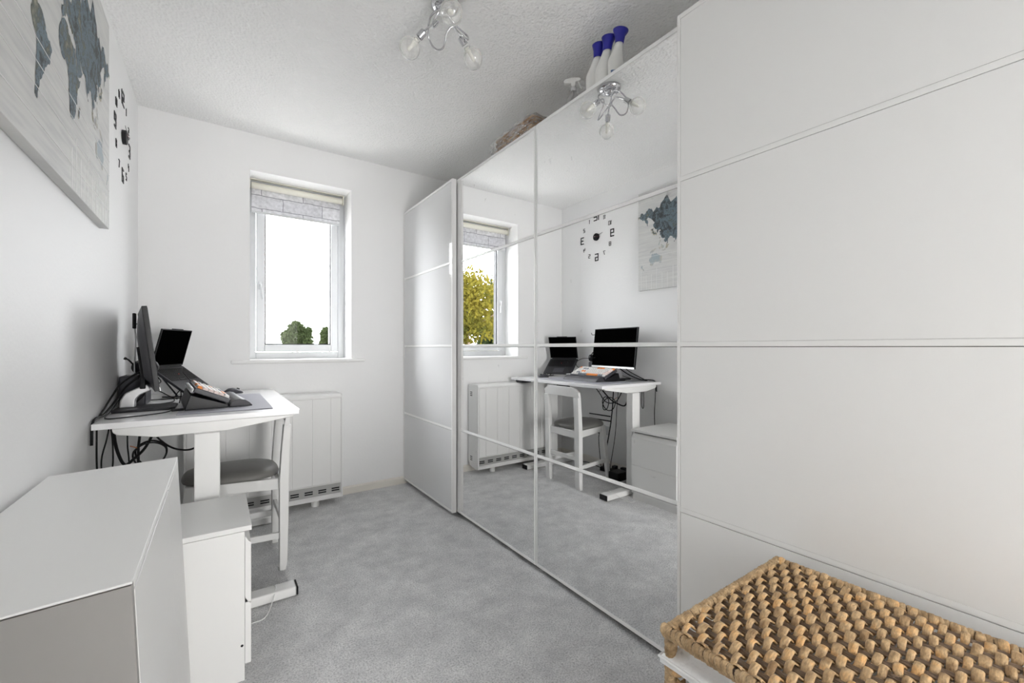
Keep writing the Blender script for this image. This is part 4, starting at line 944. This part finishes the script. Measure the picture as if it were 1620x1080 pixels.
cable('thin black cable looping over the desk between monitor and laptop', [(-.27, 2.86, DT + .003), (-.20, 2.96, DT + .003), (-.19, 2.90, DT + .03), (-.165, 2.86, DT + .07), (-.158, 2.84, DT + .05), (-.165, 2.83, DT + .006)], .0024, group='black cables on the desk')
cable('black cable lying flat across the desk towards the laptop', [(-.31, 3.12, DT + .003), (-.20, 3.14, DT + .003), (-.14, 3.11, DT + .006), (-.11, 3.13, DT + .06), (-.17, 3.22, DT + .15)], .0026, group='black cables on the desk')
cable('black cable arching from the laptop side to the monitor', [(-.30, 3.235, 1.04), (-.31, 3.15, 1.075), (-.30, 3.03, 1.08), (-.29, 2.95, 1.09)], .0026, group='black cables on the desk')
cable('black cable tangled by the laptop hinge', [(-.30, 3.24, 1.03), (-.27, 3.18, .99), (-.30, 3.10, .97), (-.25, 3.10, .93), (-.22, 3.16, .90), (-.19, 3.10, DT + .003)], .003, group='black cables on the desk')
tag(MB().tube([(-.172, 2.485, DT + .0105), (-.130, 2.500, DT + .0105)], .006, 8).build('cable_plug', BLACK), 'black plug in the end of the keyboard stand', 'plug')

# cables under the desk
gz = 'cables hanging under the desk'
cable('straight black cable hanging nearest to the camera under the desk', [(-.395, 2.33, .865), (-.396, 2.335, .74), (-.393, 2.34, .60), (-.397, 2.34, .40), (-.395, 2.36, .05)], .0032, group=gz)
cable('black cable in a long narrow loop under the desk', [(-.375, 2.45, .865), (-.385, 2.45, .80), (-.402, 2.46, .72), (-.400, 2.46, .655), (-.384, 2.46, .64), (-.368, 2.46, .68), (-.367, 2.455, .78), (-.373, 2.45, .865)], .0028, group=gz)
cable('thick black cable sagging in a deep bend under the desk', [(-.385, 2.60, .865), (-.383, 2.60, .78), (-.372, 2.62, .70), (-.352, 2.64, .645), (-.325, 2.70, .66), (-.29, 2.76, .70), (-.25, 2.85, .80), (-.22, 2.95, .86)], .0065, group=gz)
coil = [(-.275 + .062 * cos(a) * (1 + .06 * sin(3 * a)), 2.78 + .04 * sin(a * .5), .655 + .062 * sin(a)) for a in [k * pi / 7 for k in range(0, 40)]]
cable('coiled black cable hanging in a ring under the desk', coil, .0042, group=gz)
cable('black cable dropping from the desk through the coil', [(-.31, 2.74, .865), (-.312, 2.74, .76), (-.318, 2.75, .70), (-.32, 2.76, .60), (-.33, 2.80, .40), (-.30, 2.86, .03)], .0055, group=gz)
cable('thin black cable hanging left of the coil', [(-.355, 2.72, .865), (-.354, 2.72, .72), (-.35, 2.73, .62), (-.36, 2.76, .35), (-.33, 2.80, .02)], .003, group=gz)
cable('thin black cable crossing behind the coil to the wall', [(-.24, 2.80, .865), (-.30, 2.86, .80), (-.36, 2.95, .76), (-.395, 3.02, .74)], .0025, group=gz)
cable('black cable swinging wide across under the desk', [(.0, 2.36, .835), (-.08, 2.50, .72), (-.15, 2.65, .685), (-.22, 2.78, .70), (-.28, 2.90, .76), (-.30, 3.05, .865)], .0045, group=gz)
tag(MB().tube(spline([(-.322, 2.735, .70), (-.33, 2.73, .706), (-.345, 2.72, .715)], 4), .0022, 6).build('twist_tie', COPPER), 'orange twist tie around the hanging cables', 'tie')
cable('white cable curling over the near desk foot', [(.02, 2.36, .004), (.10, 2.36, .004), (.19, 2.335, .035), (.225, 2.30, .055), (.215, 2.235, .04), (.175, 2.15, .004), (.12, 2.13, .004)], .0022, WPAINT)
cable('black cable lying on the carpet against the left wall', [(-.37, 2.62, .006), (-.36, 2.75, .006), (-.34, 2.95, .006), (-.37, 3.1, .006), (-.30, 3.25, .006)], .004)
# wall socket, plugs, floor power strip
so = thing('wall_socket', 'white double wall socket low on the left wall', 'socket', (XL, 2.955, .362))
box((0, -.073, -.043), (.010, .073, .043)).build('face_plate', UPVC, so, bevel=.003)
for y in (-.038, .038): box((.010, y - .009, .018), (.013, y + .009, .032)).build('rocker_switch', UPVC, so, bevel=.001)
pg = thing('mains_plug', 'black plug in the wall socket', 'plug', (XL + .010, 2.99, .352))
MB().box((0, -.024, -.026), (.035, .024, .022)).build('plug_body', BLACK, pg, bevel=.006)
MB().tube(spline([(.02, 0, -.02), (.03, .0, -.08), (.05, -.03, -.20), (.06, -.06, -.335), (.10, -.1, -.345)], 6), .0035, 8).build('flex', CABLE, pg, smooth=True)
for z in (.505, .458):
    tag(MB().tube([(XL + .008, 2.865, z + .004), (XL + .008, 3.15, z)], .006, 8).build('black_rail', BLACK, smooth=True), 'short black rail fixed to the wall above the socket, ' + ('upper one' if z > .48 else 'lower one'), 'rail', 'rails above the socket')
ps = thing('power_strip', 'black power strip on the carpet behind the desk leg', 'power strip', (-.31, 2.72, 0), radians(80))
box((-.15, -.028, .002), (.15, .028, .04)).build('strip_body', BLACK, ps, bevel=.006)
for x in (-.09, 0, .09): box((x - .022, -.022, .040), (x + .022, .022, .075)).build('adapter', BLACK, ps, bevel=.005)
tag(box((-.27, 2.52, .002), (-.13, 2.64, .075)).build('power_adapter', BLACK, bevel=.012, seg=3), 'large black power adapter on the carpet under the desk', 'adapter')

print('built', len(bpy.data.objects), 'objects, keys', nk)
